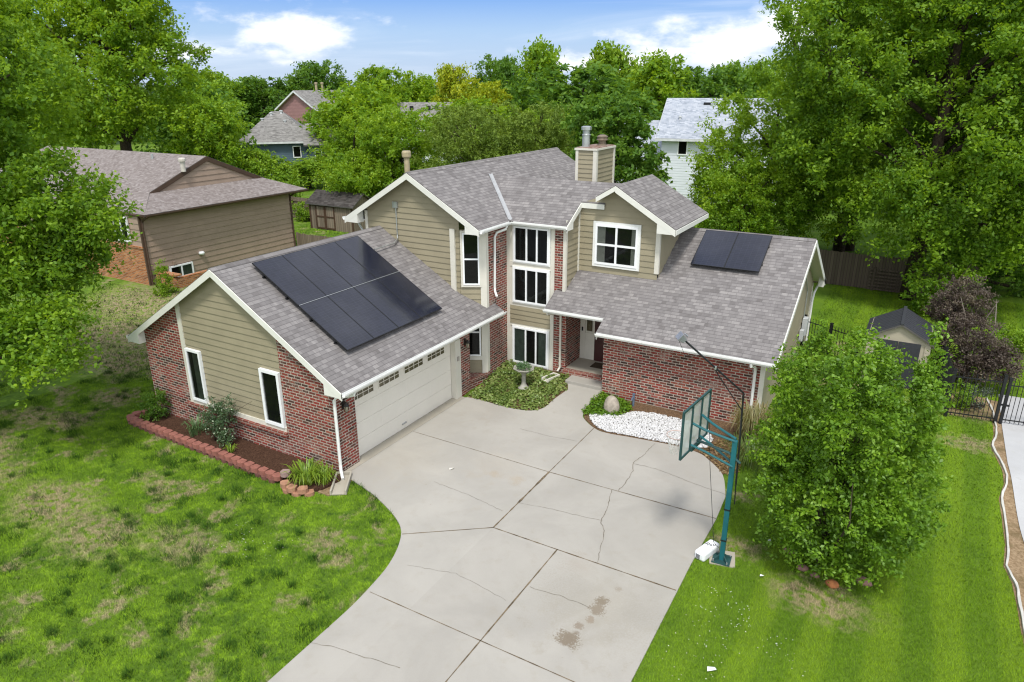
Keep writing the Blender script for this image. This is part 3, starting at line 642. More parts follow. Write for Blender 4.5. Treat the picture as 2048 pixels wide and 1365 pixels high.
kp = MB(); kp.box(.012, 5.80, 1.42, .05, 5.9, 1.56); kp.build('keypad', m_paint('keypad_plastic', (.35, .33, .3), .4), H)
wall_lamp(H, (0, .36, 1.95), (1, 0, 0)); wall_lamp(H, (0, 6.3, 1.88), (1, 0, 0))
# garage roof
EXR, EXL, GY0 = .558, -8.552, -.197
roof_slab(H, [(GR, GY0, GZ), (EXR, GY0, gz(EXR)), (EXR, 7.976, gz(EXR)), (.2, 7.976, gz(.2)), (.2, 7.45, gz(.2)), (-.58, 7.02, gz(-.58)), (GR, 7.02, GZ)], SHING)
roof_slab(H, [(GR, GY0, GZ), (GR, 7.02, GZ), (EXL, 7.02, gz(EXL)), (EXL, GY0, gz(EXL))], SHING)
rc = MB(); rc.prism([(GR - .14, GY0 - .01, GZ - .14 * gs + .012), (GR, GY0 - .01, GZ + .022), (GR + .14, GY0 - .01, GZ - .14 * gs + .012)], (0, 7.2, 0)); rc.build('ridge_cap', SHING, H)
f = MB()
fascia(f, (GR, GY0, GZ), (EXR, GY0, gz(EXR)), NY); fascia(f, (GR, GY0, GZ), (EXL, GY0, gz(EXL)), NY)
eave_return(f, EXR, gz(EXR), 1, gs, GY0 - .027, -.001); eave_return(f, EXL, gz(EXL), -1, gs, GY0 - .027, -.001)
f.box(-.19, .0, 2.56, EXR - .02, 7.4, 2.585)
f.build('fascia', RAKE, H)
gutter(H, (EXR, GY0, gz(EXR) - .01), (EXR, 7.976, gz(EXR) - .01), (1, 0, 0)); gutter(H, (EXL, 7.0, gz(EXL) - .01), (EXL, GY0, gz(EXL) - .01), (-1, 0, 0), TRIM)
MB().tube([(.6, .25, 2.6), (.58, .22, 2.48), (.12, .02, 2.38), (.06, .0, 2.28), (.06, 0, .35), (.1, -.04, .22), (.32, -.22, .10)], .043, 8).build('downspout', WHITE, H)

# main two storey block: gable towards the camera
mz_, MR, MZ = .589, -2.431, 7.427
mz = lambda x: MZ - mz_ * abs(x - MR)
s = MB(); siding(s, (0, 7.02, 0), EX, NY, [(-4.58, .0), (-.58, .0), (-.58, mz(-.58) - .12), (MR, MZ - .12), (-4.58, mz(-4.58) - .12)])
q = Vector((.78, .43, 0)).normalized(); ln = math.hypot(.78, .43); qn = Vector((q.y, -q.x, 0))
siding(s, (-.58, 7.02, 0), q, qn, [(0, .45), (ln, .45), (ln, 5.62), (0, 5.62)])
s.build('siding_wall', SIDING, H)
MB().face([(-4.58, 7.02, 0), (-4.58, 7.02, 5.9), (-4.58, 17.6, 5.9), (-4.58, 17.6, 0)]).build('siding_wall', SIDING, H)
b = MB(); b.face([(.2, 7.45, 0), (.2, 8.85, 0), (.2, 8.85, 5.66), (.2, 7.45, 5.66)]); b.build('brick_wall', BRICK, H); b = MB()
# low brick plinth of the bay between garage pier and wall
b.add([(.0, 6.6, -.1), (.22, 7.46, -.1), (.22, 7.46, .42), (.0, 6.6, .42), (-.75, 7.0, .44), (.16, 7.46, .44)], [(0, 1, 2, 3), (3, 2, 5, 4)])
b.build('brick_wall', BRICK, H)
m = MB(); m.prism([(-.0, 6.58, .475), (.0, 6.58, .385), (.05, 6.58, .385), (.05, 6.58, .475)], (.21, .9, 0)); m.build('brick_sill', BRICK_SILL, H)
t = MB()
t.box(-.92, 6.93, 3.3, -.73, 7.0, 5.63)
t.obox((-.58, 7.02, 0), q, qn, ln - .2, ln + .01, 0, .05, .45, 5.62); t.obox((-.58, 7.02, 0), q, qn, .06, ln - .2, 0, .045, .95, 1.1)
t.box(.2, 7.44, .5, .225, 7.56, 5.6)
t.build('trim_board', TRIM, H)
wa, wb = .10, ln - .23
window(H, (-.58, 7.02, 0), q, qn, wa, wb, 3.72, 5.52, rails=(.5,), trim=.075, depth=.09)
window(H, (-.58, 7.02, 0), q, qn, wa, wb, 1.12, 2.35, rails=(.72,), trim=.0, depth=.09)
roof_slab(H, [(MR, 6.699, MZ), (.43, 6.699, mz(.43)), (.43, 17.85, mz(.43)), (MR, 17.85, MZ)], SHING)
roof_slab(H, [(MR, 6.699, MZ), (MR, 17.85, MZ), (-5.366, 17.85, mz(-5.366)), (-5.366, 6.699, mz(-5.366))], SHING)
rc = MB(); rc.prism([(MR - .14, 6.69, MZ - .14 * mz_ + .012), (MR, 6.69, MZ + .022), (MR + .14, 6.69, MZ - .14 * mz_ + .012)], (0, 11.2, 0)); rc.build('ridge_cap', SHING, H)
f = MB(); fascia(f, (MR, 6.699, MZ), (.43, 6.699, mz(.43)), NY); fascia(f, (MR, 6.699, MZ), (-5.366, 6.699, mz(-5.366)), NY)
eave_return(f, .43, mz(.43), 1, mz_, 6.672, 7.0, .55); eave_return(f, -5.366, mz(-5.366), -1, mz_, 6.672, 7.0, .62)
f.box(.0, 7.0, 5.60, .43, 8.8, 5.62); f.box(-5.3, 7.0, 5.58, -4.58, 17, 5.61)
f.build('fascia', RAKE, H)
gutter(H, (.43, 6.70, mz(.43) - .01), (.43, 8.60, mz(.43) - .01), (1, 0, 0)); gutter(H, (-5.366, 17, mz(-5.366) - .01), (-5.366, 6.7, mz(-5.366) - .01), (-1, 0, 0))
MB().tube([(.49, 8.35, 5.62), (.47, 8.32, 5.52), (.27, 8.05, 5.42), (.26, 7.92, 5.30), (.26, 7.88, 3.5), (.29, 7.85, 3.38), (.42, 7.76, 3.24)], .042, 8).build('downspout', WHITE, H)
MB().tube([(-5.4, 7.3, 5.6), (-5.3, 7.28, 5.45), (-4.66, 7.05, 4.9), (-4.64, 7.0, 4.7), (-4.64, 7.0, .3)], .042, 8).build('downspout', WHITE, H)
t = MB(); t.box(-4.66, 6.98, 3, -4.54, 7.0, 5.95); t.build('trim_board', TRIM, H)

# tall window wall
TY = 8.85; b = MB(); wallface(b, (0, TY, 0), EX, NY, [(2.1, -.1), (2.5, -.1), (2.5, 5.75), (2.1, 5.75)])
wallface(b, (0, TY, 0), EX, NY, [(.2, -.1), (2.1, -.1), (2.1, .4), (.2, .4)])
b.face([(2.5, TY, -.1), (2.5, 10.15, -.1), (2.5, 10.15, 3.4), (2.5, TY, 3.1)])
b.face([(2.2, TY - .003, -.1), (2.58, TY - .003, -.1), (2.58, TY - .003, 2.9), (2.2, TY - .003, 2.9)]); b.face([(2.58, TY - .003, -.1), (2.58, 10.15, -.1), (2.58, 10.15, 2.95), (2.58, TY - .003, 2.95)])
b.build('brick_wall', BRICK, H)
t = MB(); wallface(t, (0, TY, 0), EX, NY, [(.2, .4), (2.1, .4), (2.1, 5.72), (.2, 5.72)], 0, .012)
t.box(.2, TY - .035, .4, .33, TY, 5.66); t.box(1.97, TY - .035, .4, 2.1, TY, 5.66); t.box(.33, TY - .032, 4.1, 1.97, TY, 4.29); t.box(.33, TY - .032, 2.66, 1.97, TY, 2.80); t.box(.33, TY - .032, 1.88, 1.97, TY, 1.98)
t.box(2.42, TY - .03, 3.15, 2.52, TY, 5.72); t.box(2.5, TY - .0, 3.2, 2.53, TY + .09, 5.9)
t.build('trim_board', TRIM, H)
MB().box(2.46, 9.8, 3.9, 2.56, 9.85, 6.2).build('trim_board', TRIM, H)
s = MB(); siding(s, (0, TY - .02, 0), EX, NY, [(.33, 1.98), (1.97, 1.98), (1.97, 2.66), (.33, 2.66)], .18); siding(s, (2.5, TY, 0), WX, (1, 0, 0), [(.08, 3.0), (1.05, 3.0), (1.05, 6.35), (.08, 5.75)])
s.build('siding_wall', SIDING, H)
for (u0, u1, z0, z1, cu) in ((.51, 1.90, 4.30, 5.56, None), (.49, 1.90, 2.82, 4.09, None), (.47, 1.90, .48, 1.87, [(.0, .3, CURTG), (.75, .98, CURTG)])):
    window(H, (0, TY, 0), EX, NY, u0, u1, z0, z1, cols=(1.05, .95, .95), fr=.06, curtain=cu, trim=.045, trim_mat=WHITE)
t = MB(); t.box(.22, TY - .13, .28, 2.12, TY, .40); t.build('brick_sill', BRICK_SILL, H)
# cross roof with its ridge along the front
cz = lambda y: mz(.43) + mz_ * (y - 8.688); CRY = 10.78; CRZ = cz(CRY)
roof_slab(H, [(-1.9, 8.688, cz(8.688)), (2.591, 8.688, cz(8.688)), (2.591, 9.80, cz(9.80)), (3.46, 9.80, cz(9.80)), (3.46, 10.4, cz(10.4)), (3.95, 10.4, cz(10.4)), (3.95, CRY, CRZ), (-1.9, CRY, CRZ)], SHING)
roof_slab(H, [(-1.9, CRY, CRZ), (3.95, CRY, CRZ), (3.95, 13.4, CRZ - 2.62 * mz_), (-1.9, 13.4, CRZ - 2.62 * mz_)], SHING)
f = MB(); fascia(f, (2.591, 8.688, cz(8.688)), (2.591, 9.80, cz(9.80)), (1, 0, 0), .2); fascia(f, (2.591, 9.80, cz(9.80) + .002), (3.46, 9.80, cz(9.80) + .002), NY, .17)
f.prism([(2.625, 8.688, cz(8.688) - .06), (2.625, 8.688, cz(8.688) - .17), (2.625, 9.15, cz(8.688) - .17), (2.625, 9.15, cz(9.15) - .08)], (-.12, 0, 0)); f.box(.4, 8.70, 5.60, 2.5, 8.86, 5.625)
f.build('fascia', RAKE, H)
gutter(H, (.555, 8.688, cz(8.688) - .01), (2.62, 8.688, cz(8.688) - .01), NY)
vl = MB(); A = Vector((.43, 8.69, cz(8.69))); B = Vector((.43 - (CRY - 8.69), CRY, CRZ)); pp = Vector((.70, .70, 0)) * .075
vl.face([A + pp * 1 + Vector((0, 0, .055)), B + pp + Vector((0, 0, .055)), B + Vector((0, 0, .02)), A + Vector((0, 0, .02))]); vl.face([A + Vector((0, 0, .02)), B + Vector((0, 0, .02)), B - pp + Vector((0, 0, .055)), A - pp + Vector((0, 0, .055))])
vl.build('valley_flashing', m_paint('flashing_metal', (.34, .35, .36), .6, .1, 4, .0), H)

# recessed upper wall with the small gable
RY = 9.87; SR, SZ, SX, sl = 3.955, 7.079, 6.066, .60
sz_ = lambda x: SZ - sl * abs(x - SR)
s = MB(); siding(s, (0, RY, 0), EX, NY, [(2.5, 3.4), (5.42, 3.4), (5.42, sz_(5.42) - .1), (SR, SZ - .1), (3.3, 6.62), (2.5, 6.33)]); siding(s, (5.42, RY, 0), WX, (1, 0, 0), [(.08, 3.4), (3.1, 3.4), (3.1, 6.1), (.08, 6.1)]); s.build('siding_wall', SIDING, H)
t = MB(); t.box(5.31, RY - .035, 4.2, 5.455, RY, 6.1); t.box(5.42, RY, 4.2, 5.455, RY + .08, 6.1); t.build('trim_board', TRIM, H)
window(H, (0, RY, 0), EX, NY, 3.17, 4.70, 4.32, 5.70, cols=(1, 1), rails=(.5,), fr=.07, trim=.09, trim_mat=WHITE, depth=.10, curtain=[(.0, .2, CURT), (.88, 1, CURT)])
roof_slab(H, [(SR, 9.473, SZ), (SX, 9.473, sz_(SX)), (SX, 13.15, sz_(SX)), (SR, 12.96, SZ)], SHING)
roof_slab(H, [(SR, 9.473, SZ), (SR, 12.96, SZ), (2.9, 12.96, sz_(2.9)), (2.9, 10.35, sz_(2.9)), (3.28, 9.95, sz_(3.28)), (3.28, 9.473, sz_(3.28))], SHING)
f = MB(); fascia(f, (SR, 9.473, SZ), (SX, 9.473, sz_(SX)), NY); fascia(f, (SR, 9.473, SZ), (3.28, 9.473, sz_(3.28)), NY, .16)
eave_return(f, SX, sz_(SX), 1, sl, 9.446, 9.85, .62); f.box(5.4, 9.85, sz_(SX) - .19, SX - .02, 13.1, sz_(SX) - .165); fascia(f, (SX, 9.473, sz_(SX)), (SX, 13.15, sz_(SX)), (1, 0, 0), .15)
f.build('fascia', RAKE, H)
MB().tube([(SX - .02, 12.9, 5.65), (5.8, 12.95, 5.55), (5.5, 13.0, 5.2)], .042, 8).build('downspout', WHITE, H)

# right wing: one long slope towards the camera
WY, WXE, rp = 7.432, 9.885, .536
wz = lambda y: 2.696 + rp * (y - WY); RRY = 12.404
roof_slab(H, [(2.15, 8.016, wz(8.016)), (4.336, 8.016, wz(8.016)), (4.336, WY, wz(WY)), (WXE, WY, wz(WY)), (WXE, RRY, wz(RRY)), (3.2, RRY, wz(RRY)), (3.2, 10.6, wz(10.6)), (2.52, 10.0, wz(10.0)), (2.52, 8.846, wz(8.846)), (2.15, 8.846, wz(8.846))], SHING)
roof_slab(H, [(3.2, RRY, wz(RRY)), (WXE, RRY, wz(RRY)), (WXE, 16.87, wz(RRY) - rp * (16.87 - RRY)), (3.2, 16.87, wz(RRY) - rp * (16.87 - RRY))], SHING)
rc = MB(); rc.prism([(5.5, RRY - .14, wz(RRY) - .14 * rp + .012), (5.5, RRY, wz(RRY) + .022), (5.5, RRY + .14, wz(RRY) - .14 * rp + .012)], (4.39, 0, 0)); rc.build('ridge_cap', SHING, H)
f = MB(); fascia(f, (WXE, WY, wz(WY)), (WXE, RRY, wz(RRY)), (1, 0, 0)); fascia(f, (WXE, RRY, wz(RRY)), (WXE, 16.87, wz(RRY) - rp * (16.87 - RRY)), (1, 0, 0))
f.box(4.4, WY + .02, 2.555, WXE - .03, 7.94, 2.58); f.prism([(WXE + .03, 16.87, 2.97), (WXE + .03, 16.87, 2.80), (WXE + .03, 16.3, 2.80), (WXE + .03, 16.3, 3.25)], (-.2, 0, 0))
f.box(2.2, 8.03, 2.86, 4.4, 10.12, 2.885)
f.prism([(4.3362, WY, wz(WY) - .12), (4.3362, 8.016, wz(8.016) - .12), (4.3362, 8.016, wz(8.016) - .25), (4.3362, WY, wz(WY) - .25)], (.02, 0, 0))
f.build('fascia', RAKE, H)
gutter(H, (4.336, WY, wz(WY) - .01), (WXE, WY, wz(WY) - .01), NY); gutter(H, (2.15, 8.016, wz(8.016) - .01), (4.33, 8.016, wz(8.016) - .01), NY)
b = MB(); wallface(b, (0, 7.95, 0), EX, NY, [(4.40, -.2), (9.40, -.2), (9.40, 2.9), (4.40, 2.9)]); b.face([(4.40, 7.95, -.2), (4.40, 7.95, 2.9), (4.40, 10.12, 2.9), (4.40, 10.12, -.2)]); b.build('brick_wall', BRICK, H)
s = MB(); siding(s, (9.5, 7.95, 0), WX, (1, 0, 0), [(.05, 0.2), (8.5, .2), (8.5, 2.95), (RRY - 7.95, wz(RRY) - .15), (.05, 2.85)]); s.build('siding_wall', SIDING, H)
t = MB(); t.box(9.40, 7.92, -.1, 9.53, 8.0, 2.85); t.build('trim_board', TRIM, H); MB().box(9.5, 16.3, .2, 9.54, 16.45, 2.9).build('trim_board', TRIM, H)
MB().tube([(9.22, 7.36, 2.62), (9.22, 7.38, 2.5), (9.25, 7.82, 2.34), (9.26, 7.89, 2.2), (9.26, 7.89, .4), (9.28, 7.8, .3)], .043, 8).build('downspout', WHITE, H)
MB().tube([(9.7, 16.8, 2.85), (9.6, 16.5, 2.5), (9.58, 16.4, 2.2), (9.58, 16.4, .5)], .042, 8).build('downspout', WHITE, H)
MB().tube([(2.28, 7.95, 2.93), (2.28, 7.98, 2.83), (2.38, 8.72, 2.7), (2.4, 8.79, 2.6), (2.4, 8.79, .62), (2.36, 8.68, .5)], .04, 8).build('downspout', TRIM, H)
# meter boxes on the gable wall
m = MB(); m.box(9.55, 14.6, 1.3, 9.72, 14.95, 1.95); m.box(9.55, 14.2, 1.2, 9.68, 14.45, 1.6); m.build('meter_box', m_paint('meter_grey', (.45, .47, .48), .5), H)
MB().tube([(9.56, 14.75, 1.95), (9.56, 14.75, 3.0), (9.56, 12.7, 4.6)], .02, 6).build('conduit', METAL, H)
# entry porch
t = MB(); t.box(2.58, 8.9, .2, 4.40, 10.12, .60); t.build('porch_floor', CONCW, H)
t = MB(); t.box(2.55, 8.66, .3, 4.40, 8.9, .605); t.build('brick_sill', BRICK_SILL, H)
t = MB(); t.box(2.95, 8.12, .0, 4.395, 8.66, .49); t.build('porch_step', CONC, H, bevel=.01)
t = MB(); wallface(t, (0, 10.12, 0), EX, NY, [(2.58, .5), (4.4, .5), (4.4, 2.9), (2.58, 2.9)]); t.box(2.58, 10.07, .5, 2.78, 10.118, 2.8); t.box(3.1, 10.07, .5, 3.16, 10.118, 2.8); t.box(2.78, 10.08, .5, 3.1, 10.118, .62); t.build('door_surround', TRIM, H)
t = MB(); t.box(2.78, 10.09, .62, 3.1, 10.118, 1.62); so_ = t.build('sidelight', TRIM, H); MB().face([(2.83, 10.085, 1.7), (3.05, 10.085, 1.7), (3.05, 10.085, 2.45), (2.83, 10.085, 2.45)]).build('pane', DGLASS, so_)
t = MB(); t.box(3.16, 10.06, .5, 4.1, 10.115, 2.6); t.box(3.26, 10.045, .62, 4.0, 10.06, 1.35); t.box(3.26, 10.045, 1.5, 4.0, 10.06, 2.5); fd = t.build('front_door', m_paint('dark_red_door', (.05, .014, .014), .4), H); MB().lathe([(0, .03), (.03, .02), (.03, -.02), (0, -.03)], (3.22, 10.03, 1.5), 8).build('handle', METAL, fd)
t = MB(); t.box(2.64, 10.05, 1.68, 2.70, 10.07, 1.83); t.build('doorbell', BLACK, H)
t = MB(); t.box(3.3, 9.4, .59, 4.0, 9.9, .615); tag(t.build('door_mat', m_soil('mat_fibre', (.05, .04, .03), (.10, .075, .05), 40)), 'brown door mat on the porch in front of the dark red door', 'door mat')

# electric junction and conduit on the gable wall, down to the garage roof
m = MB(); m.box(-3.32, 6.93, 6.15, -3.12, 7.0, 6.36); m.build('junction_box', METAL, H)
MB().tube([(-3.2, 6.97, 6.15), (-3.2, 6.97, 5.2), (-3.17, 6.93, 5.08), (-3.05, 6.6, 4.99), (-3.0, 5.5, 4.98)], .022, 6).build('conduit', METAL, H)

# chimney
ch = MB(); cx0, cx1, cy0, cy1, cz1 = .86, 1.68, 13.0, 14.75, 7.82
siding(ch, (0, cy0, 0), EX, NY, [(cx0, 5), (cx1, 5), (cx1, cz1), (cx0, cz1)], .17); siding(ch, (cx1, cy0, 0), WX, (1, 0, 0), [(0, 5), (cy1 - cy0, 5), (cy1 - cy0, cz1), (0, cz1)], .17)
ch.face([(cx0, cy0, 5), (cx0, cy0, cz1), (cx0, cy1, cz1), (cx0, cy1, 5)])
ch.face([(cx0, cy1, 5), (cx0, cy1, cz1), (cx1, cy1, cz1), (cx1, cy1, 5)])
co = ch.build('chimney', SIDING, H)
t = MB(); t.box(cx0 - .01, cy0 - .045, 5, cx0 + .1, cy0, cz1); t.box(cx1 - .1, cy0 - .045, 5, cx1 + .05, cy0, cz1); t.box(cx1, cy0, 5, cx1 + .05, cy0 + .1, cz1); t.box(cx1, cy1 - .1, 5, cx1 + .05, cy1 + .03, cz1)
t.box(cx0 - .05, cy0 - .07, cz1, cx1 + .07, cy1 + .05, cz1 + .07); t.build('chimney_trim', TRIM, co)
t = MB(); t.box(cx0 + .0, cy0 - .01, cz1 + .07, cx1 + .02, cy1, cz1 + .10); t.build('chimney_cap', m_soil('rusty_cap', (.16, .07, .045), (.35, .30, .27), 5), co)
MB().lathe([(.15, 0), (.15, .42), (.17, .42), (.17, .44), (.14, .46), (.14, .62), (.20, .62), (.20, .64), (.20, .73), (.12, .76), (0, .76)], (1.07, 13.4, cz1 + .1), 14).build('flue_pipe', METAL, co, smooth=False)
MB().lathe([(.2, 0), (.2, .03), (.15, .05), (.15, .18), (.23, .2), (.23, .23), (.2, .24), (.2, .30), (.22, .31), (.22, .34), (.1, .4), (0, .4)], (1.38, 14.25, cz1 + .1), 14).build('flue_pipe', m_paint('weathered_flue', (.20, .16, .12), .6, .3, 6, .3), co)
vp = MB(); vp.lathe([(.1, 0), (.1, 1.0), (.14, 1.02), (.165, 1.06), (.165, 1.2), (.14, 1.25), (0, 1.25)], (-3.3, 7.85, 6.76), 14); vp.build('vent_pipe', GALVBEIGE, H)

# solar panels on both slopes
def solar(P, eu, ev, n, wu, wv):
    P, eu, ev, n = Vector(P), Vector(eu), Vector(ev), Vector(n); m = MB()
    a = [P, P + eu * wu, P + eu * wu + ev * wv, P + ev * wv]; fr = .018; th = n * .04
    ai = [P + eu * fr + ev * fr, P + eu * (wu - fr) + ev * fr, P + eu * (wu - fr) + ev * (wv - fr), P + eu * fr + ev * (wv - fr)]
    m.face([p + th * .96 for p in ai], 0)
    for k in range(4):
        q = (k + 1) % 4; m.face([a[k] + th, a[q] + th, ai[q] + th, ai[k] + th], 1); m.face([a[k], a[q], a[q] + th, a[k] + th], 1)
    m.face(a[::-1], 1)
    o = m.build('solar_panel', [SOLAR, BLACK], H)
    for t_ in (.25, .75):
        c0 = P + ev * wv * t_ - n * .12; MB().prism([c0, c0 + eu * wu, c0 + eu * wu + ev * .04, c0 + ev * .04], n * .118).build('mounting_rail', BLACK, o)
a = math.atan(gs); down = Vector((math.cos(a), 0, -math.sin(a))); nn = Vector((math.sin(a), 0, math.cos(a)))
for j in range(2):
    for k in range(4):
        solar(Vector((-3.70, .94 + k * 1.113, gz(-3.70))) + nn * .13 + down * (.0 + j * 1.995), (0, 1, 0), down, nn, 1.109, 1.975)
sm = MB(); P_ = Vector((-3.70, .96, gz(-3.70))) + nn * .168 + down * 1.978; sm.prism([P_, P_ + Vector((0, 4.40, 0)), P_ + Vector((0, 4.40, 0)) + down * .016, P_ + down * .016], nn * .006); sm.build('panel_clamp_strip', METAL, H)
a = math.atan(rp); upv = Vector((0, math.cos(a), math.sin(a))); nn = Vector((0, -math.sin(a), math.cos(a)))
for k in range(2): solar(Vector((6.33 + k * 1.113, 10.58, wz(10.58))) + nn * .13, (1, 0, 0), upv, nn, 1.109, 1.84)

# ------------------------------------------------------------------ brown neighbour house
BN = thing('house', 'brown sided house with orange brick corner and brown shingle roof', 'house', (-21.5, 9, .3))
BSID = m_paint('brown_siding', (.33, .245, .188), .65, .07, 1.4); BTRIM = m_paint('brown_trim', (.075, .045, .03), .6, .15)
OBRICK = m_brick('orange_brick', [(0, (.20, .07, .025)), (.4, (.36, .125, .04)), (.8, (.44, .17, .06)), (1, (.5, .22, .09))], (.42, .30, .2), .2)
s = MB(); siding(s, (-21.5, 8.95, 0), WX, (1, 0, 0), [(.0, .3), (10.0, .3), (10.0, 3.98), (.0, 3.98)], .3, .03); siding(s, (-36, 8.95, 0), EX, NY, [(0, 2.35), (14.5, 2.35), (14.5, 4.1), (0, 4.1)], .3, .03)
siding(s, (-23.05, 8.95, 0), WX, (1, 0, 0), [(1.8, 4.75), (9.2, 4.75), (5.55, 6.32)], .3, .03); s.build('siding_wall', BSID, BN)
b = MB(); wallface(b, (-36, 8.9, 0), EX, NY, [(0, .0), (14.5, .0), (14.5, 2.35), (0, 2.35)]); b.build('brick_wall', OBRICK, BN)
t = MB(); t.box(-36, 8.84, 2.35, -21.47, 8.95, 2.44); t.build('brick_sill', OBRICK, BN)
def fslab(pts, mat): return roof_slab(BN, pts, mat, .1, BTRIM)
A_, gl, gr = (-23, 14.55, 6.45), (-23, 10.75, 4.88), (-23, 18.3, 4.9)
e0, e1 = (-20.98, 8.95, 4.12), (-20.98, 20.0, 4.10)
fslab([(-39.2, 14.55, 6.45), (-40.5, 8.95, 4.12), e0, gl, A_], SHING2); fslab([A_, gr, (-23, 20.0, 4.12), (-40.5, 20.0, 4.12), (-39.2, 14.55, 6.45)], SHING2)
fslab([e0, e1, (-23, 18.3, 4.86), (-23, 10.75, 4.84)], SHING2)
f = MB(); fascia(f, (-22.99, 14.55, 6.45), (-22.99, 10.75, 4.88), (1, 0, 0), .24); fascia(f, (-22.99, 14.55, 6.45), (-22.99, 18.3, 4.9), (1, 0, 0), .24); f.box(-21.5, 9.0, 3.95, -21.0, 19.9, 3.98); f.build('fascia', BTRIM, BN)
gutter(BN, (-20.98, 9.0, 4.09), (-20.98, 20.0, 4.07), (1, 0, 0), BTRIM); gutter(BN, (-40, 8.95, 4.1), (-20.98, 8.95, 4.1), NY, BTRIM)
for y, x in ((9.02, -21.42), (18.93, -21.42)):
    MB().tube([(-20.95, y + .1, 4.0), (x, y + .05, 3.75), (x, y, 3.5), (x, y, .4)], .05, 8).build('downspout', BTRIM, BN)
m = MB(); m.box(-21.53, 8.88, .3, -21.44, 9.0, 4.0); m.box(-21.53, 18.9, .3, -21.44, 19.0, 4.0); m.build('trim_board', BTRIM, BN)
window(BN, (-21.47, 8.95, 0), WX, (1, 0, 0), 1.15, 2.55, .45, 1.15, cols=(1, 1), fr=.08, curtain=[(.4, 1, CURTG)])
window(BN, (0, 8.9, 0), EX, NY, -23.6, -22.4, 2.6, 3.9, cols=(1, 1), fr=.08)
MB().lathe([(.0, .10), (.13, .08), (.17, 0), (.13, -.08), (0, -.1)], (-21.42, 12.15, 1.5), 12).build('dryer_vent', VINYL, BN)
m = MB(); m.box(-21.47, 10.35, 1.2, -21.38, 10.5, 1.38); m.build('outlet_box', BSID, BN)
m = MB(); m.lathe([(.13, 0), (.13, .55), (.2, .56), (.2, .68), (.15, .74), (0, .76)], (-22.9, 12.9, 5.75), 12); m.build('vent_pipe', m_paint('pale_pipe', (.5, .47, .42), .6), BN)
m = MB(); m.lathe([(.07, 0), (.07, .3), (0, .3)], (-27, 13.9, 6.15), 8); m.build('vent_pipe', METAL, BN)
PLT = MB(); PLT.box(-21.3, 9.2, .2, -19.9, 9.45, 1.05); PLT.box(-19.9, 9.2, .2, -19.65, 11.6, .95); PLT.box(-21.35, 9.15, 1.05, -19.6, 9.5, 1.14)
tag(PLT.build('brick_planter', OBRICK), 'low orange brick window well wall beside the brown house', 'brick wall')
MB().box(-21.6, 8.3, .1, -19.4, 8.85, .28).build('gravel_strip', m_soil('gravel', (.28, .2, .14), (.5, .4, .32), 22))['kind'] = 'structure'

# ------------------------------------------------------------------ houses far behind
def simple_house(name, label, loc, rot, L, W, eave, ridge, wallm, roofm, trimm, hip=0.0, over=.5, wins=(), front_gable=False):
    """ridge along local x; front wall faces local -y"""
    h = thing(name, label, 'house')
    s = MB(); x0, x1, y0, y1 = -L / 2, L / 2, 0, W
    siding(s, (x0, y0, 0), EX, NY, [(0, -.5), (L, -.5), (L, eave), (0, eave)], .22, .02)
    e = .02 if hip else ridge - eave
    siding(s, (x1, y0, 0), WX, (1, 0, 0), [(0, -.5), (W, -.5), (W, eave), (W / 2, eave + e), (0, eave)], .22, .02)
    siding(s, (x0, y1, 0), (0, -1, 0), (-1, 0, 0), [(0, -.5), (W, -.5), (W, eave), (W / 2, eave + e), (0, eave)], .22, .02)
    s.face([(x0, y1, -.5), (x0, y1, eave), (x1, y1, eave), (x1, y1, -.5)]); s.build('siding_wall', wallm, h)
    k = (ridge - eave) / (W / 2); ze = eave - k * over; o = 0 if hip else over
    a, b_ = (x0 - over + hip + (over if hip else 0), W / 2, ridge), (x1 + over - hip - (over if hip else 0), W / 2, ridge)
    c = [(x0 - over, -over, ze), (x1 + over, -over, ze), (x1 + over, W + over, ze), (x0 - over, W + over, ze)]
    roof_slab(h, [c[0], c[1], b_, a], roofm, .15, trimm); roof_slab(h, [c[2], c[3], a, b_], roofm, .15, trimm)
    if hip: roof_slab(h, [c[1], c[2], b_], roofm, .15, trimm); roof_slab(h, [c[3], c[0], a], roofm, .15, trimm)
    f = MB()
    if not hip:
        for x, n in ((x1 + over, 1), (x0 - over, -1)):
            fascia(f, (x, W / 2, ridge), (x, -over, ze), (n, 0, 0), .28); fascia(f, (x, W / 2, ridge), (x, W + over, ze), (n, 0, 0), .28)
    f.box(x0 - over, -over - .05, ze - .22, x1 + over, -over, ze - .02); f.build('fascia', trimm, h)
    for (side, u0, u1, z0, z1, cols) in wins:
        if side == 'f': window(h, (0, 0, 0), EX, NY, u0, u1, z0, z1, cols=cols, fr=.09)
        else: window(h, (x1, 0, 0), WX, (1, 0, 0), u0, u1, z0, z1, cols=cols, fr=.09)
    h.location = loc; h.rotation_euler = (0, 0, rot); return h     # parts stay in the house's own frame
GRT = m_paint('pale_trim', (.62, .64, .66), .5)
WHS = m_paint('pale_blue_siding', (.66, .70, .77), .6, .05, 1)
wh = simple_house('house', 'tall white sided house with pale grey shingle roof', (-2.3, 50.0, .4), R(8), 11.5, 8.0, 5.75, 8.6, WHS, SHING4, GRT, wins=(('f', -4.35, -3.5, 4.0, 5.4, (1,)), ('f', -1, .4, 1, 2.6, (1, 1)), ('f', 2.5, 3.8, 4.0, 5.4, (1, 1))))
m = MB(); siding(m, (-10.5, 2.0, 0), EX, NY, [(0, -.5), (4.75, -.5), (4.75, 3.4), (0, 3.4)], .22, .02); m.build('siding_wall', WHS, wh)
